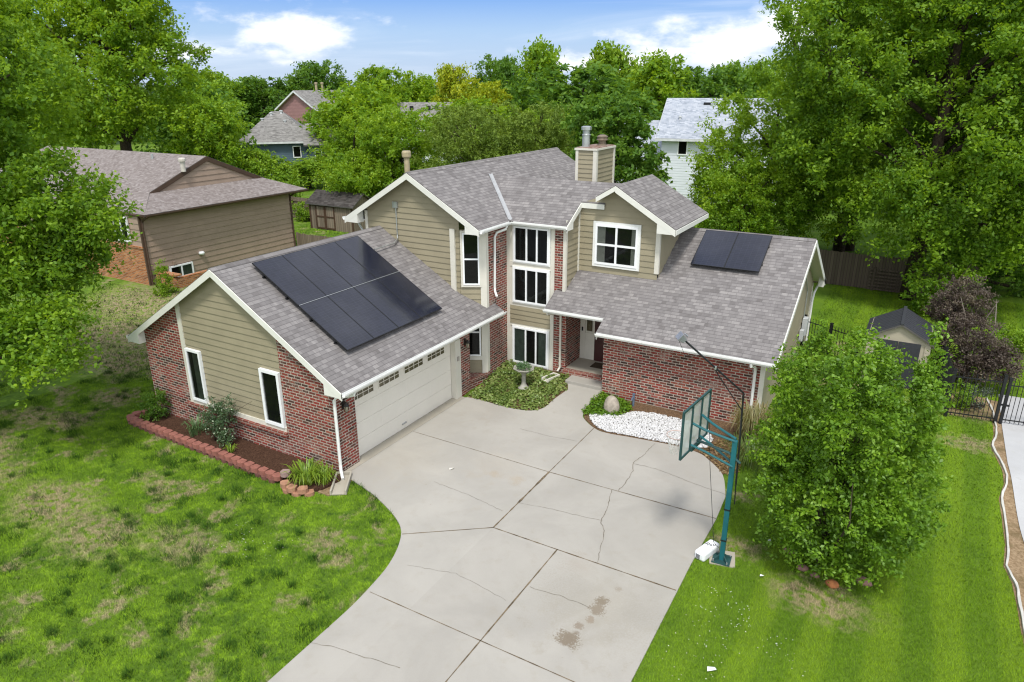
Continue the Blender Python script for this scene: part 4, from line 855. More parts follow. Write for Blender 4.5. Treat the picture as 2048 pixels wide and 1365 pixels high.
roof_slab(wh, [(-11, 1.4, 3.3), (-5.77, 1.4, 3.3), (-5.77, 5.5, 6.6), (-11, 5.5, 6.6)], SHING4, .15, GRT); roof_slab(wh, [(-5.77, 5.5, 6.6), (-5.77, 9.5, 3.4), (-11, 9.5, 3.4), (-11, 5.5, 6.6)], SHING4, .15, GRT)
for x, y, z, hh in ((-9.0, 4.9, 6.1, 1.5), (-4.6, 1.6, 6.55, .5), (-1.2, .8, 6.0, .45), (1.6, 2.2, 7.0, .6)): MB().lathe([(.1, 0), (.1, hh), (.16, hh), (.16, hh + .1), (0, hh + .14)], (x, y, z), 8).build('vent_pipe', GRT, wh)
m = MB(); m.box(-2.9, 3.2, 7.9, -2.3, 3.7, 8.25); m.build('roof_vent', BLACK, wh)
BLS = m_paint('slate_blue_siding', (.075, .120, .165), .65, .08, 1)
bh = simple_house('house', 'slate blue house with grey hipped roof', (-51.4, 45.4, 1.1), R(44), 7.6, 10.0, 3.5, 6.3, BLS, SHING3, GRT, hip=3.2, wins=(('f', 1.6, 2.5, 1.4, 2.7, (1,)),))
for x, y, z in ((-.6, 4.3, 5.6), (.5, 4.6, 5.8), (-1.6, 3.4, 5.0), (.9, 3.0, 4.8)): MB().lathe([(.14, 0), (.14, .5), (.2, .5), (.2, .6), (0, .62)], (x, y, z), 8).build('vent_pipe', GRT, bh)
roof_slab(bh, [(2.9, -1.9, 2.9), (8.4, -1.9, 2.9), (8.4, 2.3, 5.0), (2.9, 2.3, 5.0)], SHING3, .15, GRT); m = MB(); siding(m, (3.4, -1.3, 0), EX, NY, [(0, -.5), (4.6, -.5), (4.6, 2.9), (0, 2.9)], .22, .02); m.face([(3.4, -1.3, -.5), (3.4, -1.3, 2.9), (3.4, 0, 2.9), (3.4, 0, -.5)]); m.build('siding_wall', BLS, bh)
window(bh, (0, -1.3, 0), EX, NY, 4.0, 4.8, .8, 2.3, fr=.09)
PKS = m_paint('dusty_pink_siding', (.30, .165, .165), .65, .08, 1)
ph = simple_house('house', 'dusty pink house with white trimmed gable', (-74.4, 80.4, 1.0), R(90), 11, 8.4, 5.9, 8.5, PKS, SHING3, GRT)
for x in (-.6, .8): MB().lathe([(.2, 0), (.2, 1.3), (.28, 1.3), (.28, 1.5), (0, 1.55)], (x, 4.4, 8.2), 8).build('vent_pipe', GALVBEIGE, ph)
gh = simple_house('house', 'low house showing only its plain grey roof among trees', (-46.5, 66, .8), R(22), 11, 10, 4.2, 7.2, WHS, SHING3, GRT)
for x in (-2.6, -.2, .9): m = MB(); m.box(x, 3.2, 6.3, x + .45, 3.6, 6.75); m.build('roof_vent', BLACK, gh)

# ------------------------------------------------------------------ sheds
WOODG = m_wood('weathered_boards', (.13, .10, .075), (.30, .245, .19), .2); WOODD = m_wood('shaded_fence_boards', (.075, .058, .045), (.16, .128, .1), .14)  # back fence boards: shade of the overhanging trees put into a darker colour
WOODF = m_wood('fence_boards', (.12, .092, .068), (.25, .20, .155), .14); BRTRIM = m_paint('dark_brown_trim', (.075, .040, .024), .7, .2)
sh = thing('shed', 'weathered wooden shed with brown framed double doors', 'shed', (-23.7, 24.6, .4))
x0, x1, y0, y1, z0, z1, zr = -25.75, -21.6, 24.6, 26.7, .4, 2.25, 3.05
m = MB(); m.box(x0, y0, z0, x1, y1, z1); m.face([(x0, y0, z1), (x0, y1, z1), (x0, (y0 + y1) / 2, zr - .1)]); m.face([(x1, y0, z1), (x1, y1, z1), (x1, (y0 + y1) / 2, zr - .1)]); m.build('board_wall', WOODG, sh)
DSH = m_shingle('dark_shed_shingles', [(.05, (.030, .026, .024)), (.5, (.055, .049, .046)), (.95, (.09, .082, .078))])
ym = (y0 + y1) / 2
roof_slab(sh, [(x0 - .2, y0 - .2, z1 - .0), (x1 + .2, y0 - .2, z1 - .0), (x1 + .2, ym, zr), (x0 - .2, ym, zr)], DSH, .08, BRTRIM); roof_slab(sh, [(x1 + .2, y1 + .2, z1), (x0 - .2, y1 + .2, z1), (x0 - .2, ym, zr), (x1 + .2, ym, zr)], DSH, .08, BRTRIM)
for xa, xb in ((x0 + .62, x0 + 1.52), (x0 + 1.54, x0 + 2.44)):
    m = MB(); m.box(xa, y0 - .03, z0 + .08, xb, y0 - .005, z1 - .08); do = m.build('door', WOODG, sh)
    m = MB(); m.box(xa, y0 - .055, z0 + .08, xa + .1, y0 - .03, z1 - .08); m.box(xb - .1, y0 - .055, z0 + .08, xb, y0 - .03, z1 - .08)
    for zz in (z0 + .08, z0 + .9, z1 - .18): m.box(xa + .1, y0 - .054, zz, xb - .1, y0 - .03, zz + .1)
    m.build('door_frame', BRTRIM, do)
for x in (x0, x1 - .12): MB().box(x - .01, y0 - .03, z0, x + .13, y0, z1).build('corner_board', BRTRIM, sh)

gs_ = thing('shed', 'small resin shed with charcoal roof and beige walls', 'shed', (12.75, 14.3, .4))
RES = m_paint('beige_resin', (.40, .36, .28), .6, .05, 3); RESG = m_paint('charcoal_resin', (.035, .037, .045), .6, .1, 6)
x0, x1, y0, y1, z0, z1, zr = 11.85, 13.72, 13.35, 15.35, .4, 2.15, 2.66; xm = (x0 + x1) / 2
m = MB(); m.box(x0, y0, z0, x1, y1, z1); m.face([(x0, y0, z1), (x1, y0, z1), (xm, y0, zr - .06)]); m.face([(x0, y1, z1), (x1, y1, z1), (xm, y1, zr - .06)]); m.build('wall_panel', RES, gs_)
for pts in ([(xm, y0 - .12, zr), (xm, y1 + .12, zr), (x0 - .13, y1 + .12, z1 - .08), (x0 - .13, y0 - .12, z1 - .08)], [(xm, y1 + .12, zr), (xm, y0 - .12, zr), (x1 + .13, y0 - .12, z1 - .08), (x1 + .13, y1 + .12, z1 - .08)]): roof_slab(gs_, pts, RESG, .07, RESG)
m = MB()
for k in range(11): yy = y0 - .1 + k * .215; m.prism([(xm, yy, zr + .012), (x1 + .12, yy, z1 - .066), (x1 + .12, yy, z1 - .086), (xm, yy, zr - .01)], (0, .02, 0)); m.prism([(xm, yy, zr + .012), (x0 - .12, yy, z1 - .066), (x0 - .12, yy, z1 - .086), (xm, yy, zr - .01)], (0, .02, 0))
m.box(xm - .05, y0 - .13, zr - .02, xm + .05, y1 + .13, zr + .03); m.build('roof_ribs', RESG, gs_)
for xa, xb in ((12.12, 12.77), (12.79, 13.44)): m = MB(); m.box(xa, y0 - .04, z0 + .05, xb, y0 - .004, z1 - .12); m.box(xa + .08, y0 - .055, z0 + .9, xb - .08, y0 - .04, z1 - .25); do = m.build('door', RESG, gs_)
for x in (x0 - .015, x1 - .16):
    m = MB(); m.box(x, y0 - .03, z0, x + .175, y0 + .15, z1)
    for k in range(9): m.box(x + .03, y0 - .038, z0 + .1 + k * .18, x + .145, y0 - .03, z0 + .2 + k * .18)
    m.build('corner_post', RES, gs_)

# ------------------------------------------------------------------ fences
def wood_fence(label, A, B, h, mat, z=None, rails=True, side=-1):
    A, B = Vector((*A, 0)), Vector((*B, 0)); L = (B - A).length; d = (B - A).normalized(); n = Vector((d.y, -d.x, 0)) * -side
    f = thing('wood_fence', label, 'fence', (A.x, A.y, hgt(A.x, A.y))); m = MB(); rr = random.Random(int(A.x * 10)); k = int(L / .14)
    for j in range(k):
        zb = hgt(*(A + d * j * .14).xy); top = zb + h + rr.uniform(-.03, .03); o = rr.uniform(0, .012)
        m.obox(A, d, n, j * .14 + .003, j * .14 + .137, o, o + .018, zb + .03, top)
    m.build('picket_panel', mat, f)
    for j in range(int(L / 2.4) + 1):
        p = A + d * min(j * 2.4, L - .1); zb = hgt(p.x, p.y); MB().obox(p, d, n, 0, .1, -.1, -.003, zb, zb + h + .03).build('post', mat, f)
    for zz in (.35, h - .3):
        if rails: MB().obox(A, d, n, 0, L, -.05, -.002, hgt(A.x, A.y) + zz, hgt(A.x, A.y) + zz + .09).build('rail', mat, f)
    return f
wood_fence('long dark wooden fence standing under the big trees behind the lawn', (-6, 26.6), (15.5, 26.3), 1.75, WOODD)
wood_fence('weathered wooden fence beside the wooden shed with its rails showing', (-38, 27.4), (-26.3, 26.9), 1.65, WOODF, side=1)
wood_fence('low wooden fence running between the brown house and the garage roof', (-21.3, 19.0), (-8.5, 19.0), 1.05, WOODF)
pal = thing('pallet', 'grey slatted pallet leaning on the dark wooden fence', 'pallet', (11.6, 26.2, .4))
for k in range(7): MB().box(10.9, 26.05 + .02 * k, .48 + k * .16, 12.6, 26.08 + .02 * k, .56 + k * .16).build('slat', WOODD, pal)
for k in range(2): MB().box(11.1 + k * 1.3, 26.1, .4, 11.2 + k * 1.3, 26.2, 1.6).build('stringer', WOODD, pal)

def iron_fence(name, label, A, B, h, posts=(0, 1), cat='fence', gap=.115, curve=None):
    A, B = Vector((*A, 0)), Vector((*B, 0)); L = (B - A).length; d = (B - A).normalized(); n = Vector((d.y, -d.x, 0)); z = hgt(A.x, A.y)
    f = thing(name, label, cat, (A.x, A.y, z)); m = MB()
    for zz in (.14, h - .16): m.obox(A, d, n, 0, L, -.014, .014, z + zz, z + zz + .03)
    k = int(L / gap)
    for j in range(k + 1):
        p = A + d * (L * j / k); m.obox(p, d, n, -.008, .008, -.008, .008, z + .06, z + h)
        m.add([p + Vector((-.009, -.009, z + h)), p + Vector((.009, -.009, z + h)), p + Vector((.009, .009, z + h)), p + Vector((-.009, .009, z + h)), p + Vector((0, 0, z + h + .05))], [(0, 1, 4), (1, 2, 4), (2, 3, 4), (3, 0, 4)])
    m.build('picket_panel', BLACK, f)
    for t in posts:
        p = A + d * L * t; q = MB(); q.obox(p, d, n, -.04, .04, -.04, .04, z - .02, z + h + .06); q.obox(p, d, n, -.05, .05, -.05, .05, z + h + .06, z + h + .09); q.build('post', BLACK, f)
    return f
iron_fence('iron_fence', 'black iron picket fence panel in front of the purple bush', (14.42, 11.56), (15.72, 11.75), 1.5)
iron_fence('iron_fence', 'black iron picket fence running from the corner post back beside the resin shed', (14.40, 11.66), (13.98, 15.6), 1.5, posts=(.5, 1))
iron_fence('iron_fence', 'black iron picket fence between the house side and the resin shed', (9.56, 15.2), (11.55, 14.05), 1.45, posts=(0, .5, 1))
gt = iron_fence('iron_gate', 'black iron picket gate across the concrete path', (15.86, 11.78), (18.4, 12.15), 1.42, cat='gate')
MB().box(15.72, 11.7, 1.02, 15.98, 11.75, 1.07).build('latch', BLACK, gt)

# ------------------------------------------------------------------ basketball hoop, light pole, weights
TEAL = m_paint('teal_paint', (.012, .115, .135), .45, .15, 3, 0, .35); TEALD = m_paint('dark_teal_paint', (.018, .062, .062), .5, .2, 3, 0, .4)
hp = thing('basketball_hoop', 'teal basketball hoop with clear backboard at the edge of the driveway', 'basketball hoop', (10.14, 1.5, 0))
m = MB(); d_ = Vector((1, .1, 0)).normalized(); n_ = Vector((d_.y, -d_.x, 0))
px, py = 10.14, 1.52
m.obox((px, py, 0), d_, n_, -.055, .055, -.055, .055, .03, 3.05); m.build('pole', TEAL, hp, bevel=.012)
m = MB(); m.obox((px, py, 0), d_, n_, -.2, .2, -.2, .2, .028, .045)
for a, b_ in ((-1, -1), (1, -1), (1, 1), (-1, 1)): m.prism([(px + a * .05, py + b_ * .05, .045), (px + a * .17, py + b_ * .17, .045), (px + a * .05, py + b_ * .05, .17)], (.015 * a, -.015 * b_, 0))
m.build('base_plate', TEALD, hp)
for a, b_ in ((-1, -1), (1, -1), (1, 1), (-1, 1)): MB().lathe([(.016, 0), (.016, .05), (0, .05)], (px + a * .16 * .95, py + b_ * .16, .045), 8).build('anchor_bolt', METAL, hp)
m = MB()
for z in (1.35, .55): m.obox((px, py, 0), d_, n_, -.065, .065, -.065, .065, z, z + .03)
m.build('pole_clamp', BLACK, hp)
bc = Vector((9.255, 1.59, 3.2)); bd = Vector((.103, .995, 0)).normalized(); bn = Vector((bd.y, -bd.x, 0)); bw, bh_ = .74, .545      # bn points to the pole
bz = Vector((0, 0, 1))
m = MB()
for s_ in (-1, 1):
    m.obox(bc, bd, bn, s_ * bw - .02, s_ * bw + .02, -.02, .025, -bh_ - .02, bh_ + .02); m.obox(bc, bd, bn, -bw + .02, bw - .02, -.02, .025, s_ * bh_ - .02, s_ * bh_ + .02)
for s_ in (-.26, .26): m.obox(bc, bd, bn, s_ - .018, s_ + .018, -.002, .03, -bh_ + .02, bh_ - .02)
m.obox(bc, bd, bn, -.26, .26, .026, .07, -bh_ - .015, -bh_ + .05)
bo = m.build('backboard_frame', TEALD, hp)
mt, nt, out = newmat('clear_backboard')
b = N(nt, 'ShaderNodeBsdfPrincipled', {'Base Color': (.75, .77, .76), 'Roughness': .25}); t_ = N(nt, 'ShaderNodeBsdfTransparent', {'Color': (.92, .94, .93)})
x_ = N(nt, 'ShaderNodeMixShader', {0: MATH(nt, 'ADD', .38, MATH(nt, 'MULTIPLY', NOISE(nt, POS(nt), 2.5, 4), .3))}); nt.links.new(t_.outputs[0], x_.inputs[1]); nt.links.new(b.outputs[0], x_.inputs[2]); nt.links.new(x_.outputs[0], out.inputs[0])
m = MB(); m.obox(bc, bd, bn, -bw + .02, bw - .02, -.008, -.003, -bh_ + .02, bh_ - .02); m.build('backboard_panel', mt, bo)
m = MB()
for (u0, u1, z0, z1) in ((-.30, -.25, -.36, .09), (.25, .30, -.36, .09), (-.25, .25, .04, .09), (-.25, .25, -.36, -.31)): m.obox(bc, bd, bn, u0, u1, -.012, -.0085, z0, z1)
m.build('target_square', m_paint('faded_orange', (.55, .30, .10), .6, .3, 9), bo)
for s_ in (-.26, .26):
    m = MB(); e = bc + bd * s_ + bn * .03
    top = Vector((px, py, 3.06)) + bd * s_ * .22; mid = Vector((px, py, 2.45)) + bd * s_ * .22
    P0 = e + bz * .12; P1 = e + bz * -.40
    m.tube([P0, P0.lerp(top, .3) + bz * -.03, P0.lerp(top, .65) + bz * -.02, top], .028, 6); m.tube([P1, P1.lerp(mid, .35) + bz * .02, mid + bn * .02], .026, 6); m.build('arm', TEAL, hp)
m = MB(); m.tube([bc + bn * .06 - bz * .38, Vector((px, py, 2.72)) - bn * .1, Vector((px, py, 2.55)) + bn * .16], .03, 6); m.build('brace', TEALD, hp)
rc_ = bc - bn * .40 - bz * .40; m = MB()
ring = [rc_ + Vector((.225 * math.cos(a), .225 * math.sin(a), 0)) for a in np.linspace(0, 2 * math.pi, 25)]
m.tube(ring, .010, 6); m.tube([rc_ + bn * .22 + bd * .08, bc - bz * .40 + bd * .08], .012, 6); m.tube([rc_ + bn * .22 - bd * .08, bc - bz * .40 - bd * .08], .012, 6)
ro = m.build('rim', m_paint('pale_rim', (.55, .42, .38), .5, .2), hp)
m = MB()
for k in range(12):
    for sg in (1, -1):
        pts = []
        for j in range(5): a = 2 * math.pi * (k + sg * j * .5) / 12; rr = .225 - .10 * j / 4; pts.append(rc_ + Vector((rr * math.cos(a), rr * math.sin(a), -.11 * j)))
        m.tube(pts, .0045, 4)
m.build('net', m_paint('net_cord', (.62, .62, .6), .8), ro)
m = MB(); m.obox((10.14, 1.62, 0), Vector((.97, .24, 0)), Vector((.24, -.97, 0)), -.29, .27, -.26, .3, -.02, .027)
tag(m.build('concrete_pad', CONCW, None), 'square concrete footing under the teal hoop pole', 'concrete footing')
m = MB(); m.tube([(9.42, 1.95, 3.5), (9.6, 1.8, 2.2), (9.95, 1.4, .5), (10.07, 1.45, .35)], .006, 4); m.build('cord', BLACK, hp)

fl = thing('flood_light_pole', 'thin black bent pole strapped to the hoop with a grey flood light at its tip', 'light pole', (10.24, 1.56, 1.5))
m = MB(); hd = Vector((9.03, .83, 5.37)); bnd = Vector((10.19, 1.55, 4.15))
m.tube([(10.27, 1.56, 1.5), (10.25, 1.56, 2.0)], .014, 6); m.tube([(10.25, 1.56, 2.0), (10.22, 1.56, 3.2), (10.19, 1.55, 4.08), bnd, hd], .021, 8); m.build('pole', BLACK, fl)
m = MB(); m.tube([(10.2, 1.55, 3.75), bnd.lerp(hd, .42) - Vector((0, 0, .09)), bnd.lerp(hd, .5)], .013, 6); m.build('brace', BLACK, fl)
m = MB(); m.lathe([(.028, -.03), (.028, .03), (0, .03)], bnd.lerp(hd, .47), 8); m.build('clip', METAL, fl)
dd = (hd - bnd).normalized(); sx = dd.cross(Vector((0, 0, 1))).normalized(); uz = sx.cross(dd)
m = MB(); qv = []
for e_, s1 in ((-.06, .07), (.10, .12)):
    for a, b_ in ((-1, -.7), (1, -.7), (1, .7), (-1, .7)): qv.append(hd + dd * e_ + sx * a * s1 + uz * b_ * s1)
m.add(qv, [(0, 3, 2, 1), (4, 5, 6, 7), (0, 1, 5, 4), (1, 2, 6, 5), (2, 3, 7, 6), (3, 0, 4, 7)]); m.tube([hd - dd * .05 + uz * .1, hd + dd * .05 + uz * .1], .02, 6); m.build('lamp_head', m_paint('grey_lamp_housing', (.30, .31, .34), .4, .2, 6, .4), fl, bevel=.015)
MB().tube([hd + dd * .02 - uz * .08, hd - dd * .1 - Vector((0, 0, .3)), bnd.lerp(hd, .72) - Vector((0, 0, .02))], .005, 4).build('cable', BLACK, fl)

bx = MB(); a = Vector((.30, .95, 0)).normalized(); nb_ = Vector((a.y, -a.x, 0)); bp = Vector((9.80, 1.60, 0))
bx.obox(bp, a, nb_, -.36, .30, -.135, .135, .0, .22); wbx = bx.build('white_box', VINYL, None, bevel=.05)
tag(wbx, 'white plastic box with dark scribbles lying beside the hoop pole', 'box')
m = MB(); m.obox(bp, a, nb_, -.365, -.352, -.08, .02, .05, .16); m.build('end_recess', m_paint('grey_recess', (.2, .2, .22), .7), wbx)
m = MB()
def stroke(pts): m.tube([bp + a * u + nb_ * v + Vector((0, 0, .222)) for u, v in pts], .008, 4)
stroke([(.0, -.09), (.10, -.07)]); stroke([(.10, -.07), (.09, -.02), (.05, -.03), (.045, -.07)]); stroke([(.0, -.02), (.05, -.045)])
stroke([(.09, .02), (.05, .0), (.03, .03), (.07, .05), (.09, .02)]); stroke([(.15, .04), (.1, .06), (.09, .09), (.13, .1)]); stroke([(.16, .07), (.15, .1)])
m.build('scribble', m_paint('marker_ink', (.03, .03, .035), .6), wbx)

# ------------------------------------------------------------------ small things by the house
m = MB(); a = Vector((.55, -.83, 0)).normalized(); nb_ = Vector((a.y, -a.x, 0)); p = Vector((.12, -.1, 0))
def splash(p, a, label, L=.8, z=.06, mat=CONCW, w_=.17):
    n = Vector((a.y, -a.x, 0)); m = MB(); m.obox(p, a, n, 0, L, -w_, w_, z - .05, z); m.obox(p, a, n, 0, L, -w_ - .05, -w_, z - .05, z + .09); m.obox(p, a, n, 0, L, w_, w_ + .05, z - .05, z + .09); m.obox(p, a, n, -.05, 0, -w_ - .05, w_ + .05, z - .05, z + .09)
    return tag(m.build('splash_block', mat, None, bevel=.008), label, 'splash block')
splash(Vector((.16, .0, 0)), a, 'long grey concrete splash block under the downspout at the garage corner', .95, .06)
splash(Vector((2.42, 8.45, 0)), Vector((-.25, -.97, 0)), 'small beige splash block under the porch downspout in the ground cover', .6, hgt(2.4, 8.2) + .06, TRIM, .1)
bb = thing('birdbath', 'pale stone birdbath planted with greenery in the ground cover bed', 'birdbath', (1.72, 7.36, .2))
STONE = m_paint('pale_stone', (.33, .32, .28), .8, .15, 8, 0, .3); z_ = hgt(1.72, 7.36)
MB().lathe([(.0, 0), (.2, 0), (.2, .05), (.13, .09), (.08, .2), (.075, .5), (.11, .6), (.15, .63), (0, .63)], (1.72, 7.36, z_), 14).build('pedestal', STONE, bb, smooth=True)
m = MB(); pr = [(.1, .62), (.26, .68), (.35, .75), (.37, .79), (.33, .79), (.26, .72), (0, .70)]; n = 32; i0 = 0
for (r_, zz) in pr:
    for j in range(n): aa = 2 * math.pi * j / n; k = 1 + (.06 * math.cos(aa * 8) if r_ > .28 else 0); m.v.append((1.72 + r_ * k * math.cos(aa), 7.36 + r_ * k * math.sin(aa), z_ + zz))
for k in range(len(pr) - 1):
    for j in range(n): m.f.append((k * n + j, k * n + (j + 1) % n, (k + 1) * n + (j + 1) % n, (k + 1) * n + j)); m.mi.append(0)
m.build('bowl', STONE, bb, smooth=True)

def rock(name, label, loc, size, mat, seed, cat='rock', sub=3, group=None):
    import bmesh
    bm = bmesh.new(); bmesh.ops.create_icosphere(bm, subdivisions=sub, radius=1)
    r = np.random.RandomState(seed); D = r.randn(9, 3); D /= np.linalg.norm(D, axis=1)[:, None]; O = r.uniform(.72, 1.0, 9)
    for v in bm.verts:
        c = np.array(v.co); k = 1.0
        for dd, oo in zip(D, O):
            t = c @ dd
            if t > oo: k = min(k, oo / t * .6 + k * .4)
        v.co = Vector((c[0] * k * size[0], c[1] * k * size[1], c[2] * k * size[2]))
    me = bpy.data.meshes.new(name); bm.to_mesh(me); bm.free(); me.materials.append(mat)
    for p in me.polygons: p.use_smooth = True
    o = bpy.data.objects.new(name, me); col.objects.link(o); o.location = loc
    return tag(o, label, cat, group)
GRAN = m_paint('tan_granite', (.34, .30, .25), .85, .25, 9, 0, .3, 1.0)
rock('boulder', 'rounded tan boulder standing against the brick wall by the walkway', (5.08, 7.18, hgt(5, 7.1) + .2), (.27, .2, .4), GRAN, 3, 'boulder')
PINKR = m_paint('pink_stone', (.30, .17, .14), .85, .25, 8)
for k, (x, y, lab, s_) in enumerate(((11.42, 2.5, 'pink stone at the foot of the pear tree nearest the hoop', .17), (11.78, 1.98, 'pink stone in front of the pear tree, left of the orange one', .15), (13.0, 2.15, 'pink stone under the right side of the pear tree', .2), (12.05, 1.85, 'small pink stone touching the orange stone under the pear tree', .12))):
    rock('edging_stone', lab, (x, y + .16, -.01), (s_ * 1.0, s_ * .8, s_ * .6), PINKR, 20 + k, 'stone', 2)
rock('edging_stone', 'orange brown stone at the front of the pear tree base', (12.42, 1.85, .03), (.15, .12, .1), m_paint('orange_stone', (.42, .16, .06), .85, .25, 8), 31, 'stone', 2)
# water spigot / hose bib post
hy = thing('hose_spigot', 'blue grey hose spigot post against the brick wall', 'spigot', (5.62, 7.7, hgt(5.6, 7.7)))
BLUEG = m_paint('blue_grey_metal', (.10, .14, .20), .5); zz = hgt(5.6, 7.7)
MB().tube([(5.62, 7.72, zz), (5.62, 7.72, zz + .42)], .04, 8).build('post', BLUEG, hy); MB().tube([(5.62, 7.72, zz + .36), (5.62, 7.58, zz + .34), (5.62, 7.55, zz + .28)], .025, 8).build('spout', BLUEG, hy); MB().lathe([(0, .05), (.05, .04), (.05, .0), (0, 0)], (5.62, 7.72, zz + .42), 8).build('handle', BLUEG, hy)
# retaining blocks of the mulch bed: two courses, each block its own object
BLK = m_paint('red_concrete_block', (.265, .105, .080), .9, .2, 7, 0, .35, 1.0); BLK2 = m_paint('dark_red_concrete_block', (.15, .065, .052), .9, .2, 7, 0, .35, 1.0)
def block_mesh(mat):
    m = MB(); pts = [(-.14, -.02), (-.10, -.09), (0, -.12), (.10, -.09), (.14, -.02), (.10, .12), (-.10, .12)]
    m.prism([(x, y, .13) for x, y in pts], (0, 0, -.13)); return m
def block_proto(mat): o = block_mesh(mat).build('edging_block', mat, None, bevel=.012); return o
pb = block_proto(BLK); pb2 = block_proto(BLK2); rr = random.Random(5)
line = smooth_poly([(-8.12, -.35), (-8.2, -.85), (-7.09, -.93), (-5.93, -.96), (-4.6, -1.0), (-3.46, -1.03), (-2.35, -1.08), (-1.1, -1.12)], 8) 
def along(pts, step, start=0.0):
    o = []; acc = start
    for a_, b_ in zip(pts[:-1], pts[1:]):
        L = math.dist(a_, b_)
        while acc < L: t = acc / L; o.append((a_[0] + (b_[0] - a_[0]) * t, a_[1] + (b_[1] - a_[1]) * t, math.atan2(b_[1] - a_[1], b_[0] - a_[0]))); acc += step
        acc -= L
    return o
first = {0: True, 1: True}
G1, G2 = 'top course of edging blocks around the mulch bed', 'bottom course of edging blocks around the mulch bed'
L1 = 'red scalloped concrete block in the top course edging the mulch bed'; L2 = 'dark red concrete block in the bottom course, under the top edging blocks'
for (lst, z, k, lab, grp, src, off) in ((along(line, .29), .10, 0, L1, G1, pb, 0), (along(line, .29, .14), -.03, 1, L2, G2, pb2, -.02)):
    for j, (x, y, an) in enumerate(lst):
        o = src if j == 0 else src.copy()
        if j: col.objects.link(o)
        o.location = (x + rr.uniform(-.01, .01), y + off + rr.uniform(-.015, .015), z); o.rotation_euler = (0, rr.uniform(-.03, .03), an + rr.uniform(-.08, .08)); tag(o, lab, 'edging block', grp)
    o = src.copy()
c_ = pb.copy(); col.objects.link(c_); c_.location = (-.98, -1.02, .235); c_.rotation_euler = (0, 0, .5); c_.data = pb.data.copy(); c_.data.materials[0] = m_paint('grey_pink_block', (.30, .21, .19), .9, .2, 7); tag(c_, 'loose greyish pink block lying on top of the right end of the row', 'edging block'); del c_['group']
TANB = m_paint('tan_concrete_block', (.36, .19, .12), .9, .2, 7, 0, .3, 1.0)
for z in (-.03, .09):
    for j, (x, y, an) in enumerate(along(smooth_poly([(-.85, -1.22), (-.6, -1.33), (-.22, -1.28), (.1, -1.05)], 5), .33, .1 if z > 0 else .25)):
        o = pb.copy(); col.objects.link(o); o.data = pb.data.copy() if j == 0 and z < 0 else o.data
        if j == 0 and z < 0: cd_ = o.data; cd_.materials[0] = TANB
        o.data = cd_; o.location = (x, y, z); o.rotation_euler = (0, 0, an); tag(o, 'tan curved block in the bed corner in front of the daylilies', 'edging block', 'tan blocks around the daylilies')

# litter
def paper(label, x, y, s_, rot, mat=VINYL):
    m = MB(); z = hgt(x, y) + .05; m.add([(-s_, -s_ * .6, 0), (s_, -s_ * .5, .03), (s_ * .9, s_ * .6, .0), (-s_ * .8, s_ * .5, .02), (0, 0, .02)], [(0, 1, 4), (1, 2, 4), (2, 3, 4), (3, 0, 4), (0, 3, 2, 1)])
    o = m.build('paper_scrap', mat, None); o.location = (x, y, z); o.rotation_euler = (0, 0, rot); return tag(o, label, 'litter')
paper('white folded paper scrap on the front lawn at the bottom edge', 10.82, -1.81, .085, .5); paper('small white paper scrap on the grass left of the pear tree', 10.95, 2.77, .06, 1.2); paper('small white scrap on the lawn just behind the white box', 11.06, 1.36, .045, .2)
paper('pale dry leaf lying on the driveway in front of the garage door', 2.53, 1.77, .07, .9, TRIM)

# ------------------------------------------------------------------ trees and plants
def unit(v): return v / np.maximum(np.linalg.norm(v, axis=1)[:, None], 1e-9)
def leaf_cloud(rs, C, rad, per, size, flat=.6, upb=.5, wr=.55, droop=.25, twig=None):
    n = len(C) * per; c = np.repeat(C, per, 0); r = np.repeat(rad, per)[:, None]
    d = unit(rs.randn(n, 3)); p = c + d * r * (rs.rand(n, 1) ** .45) * np.array([1, 1, flat])
    if twig is not None:                        # leaves strung along short twigs that leave the clump centre
        m = len(C); nt_ = 7; tw = unit(twig[:, None, :] + rs.randn(m, nt_, 3) * np.array([.62, .62, .45])); kk = rs.randint(0, nt_, n); ci = np.repeat(np.arange(m), per)
        u = rs.rand(n, 1) ** .7; p = c + tw[ci, kk] * r * 1.75 * u + rs.randn(n, 3) * r * .13 - np.array([0, 0, 1]) * r * .22 * u * u
    nr = unit(.5 * d + np.array([0, 0, upb]) + .75 * rs.randn(n, 3) * .7)
    a = rs.randn(n, 3) + d * .6 - np.array([0, 0, droop]); a = unit(a - nr * (a * nr).sum(1)[:, None]); s = np.cross(nr, a)
    L = size * (.65 + .7 * rs.rand(n, 1)); W = L * wr * .5; fold = nr * L * .08
    V = np.stack([p, p + a * L * .5 + s * W + fold, p + a * L, p + a * L * .5 - s * W + fold], 1).reshape(-1, 3)
    F = np.arange(n * 4).reshape(n, 4); return V, F
def blob_centers(rs, blobs, n, bias=.45, rough=.22, volp=.72):
    vol = np.array([b[3] * b[4] * b[5] for b in blobs]) ** volp; k = rs.choice(len(blobs), n, p=vol / vol.sum())
    B = np.array(blobs)[k]; d = unit(rs.randn(n, 3)); w1 = np.array([[1.7, .9, 1.3], [-.8, 1.9, .7], [1.1, -1.4, 1.6]])
    ph = rs.rand(3) * 6; lump = sum(np.sin(d @ (w1[j] * (2 + j)) + ph[j]) for j in range(3)) / 3
    rr = (rs.rand(n) ** bias) * (1 + rough * lump); return B[:, :3] + d * B[:, 3:] * rr[:, None]
def limb(mb, a, b, r0, r1, rs, n=4, sag=.12, sides=6):
    a, b = np.array(a, float), np.array(b, float); L = np.linalg.norm(b - a); pts, rad = [], []
    for k in range(n + 1):
        t = k / n; p = a + (b - a) * t; p[2] += math.sin(t * math.pi) * L * sag; p[:2] += rs.randn(2) * L * .03 * (0 < k < n); pts.append(p); rad.append(r0 + (r1 - r0) * t)
    mb.tube(pts, rad, sides)
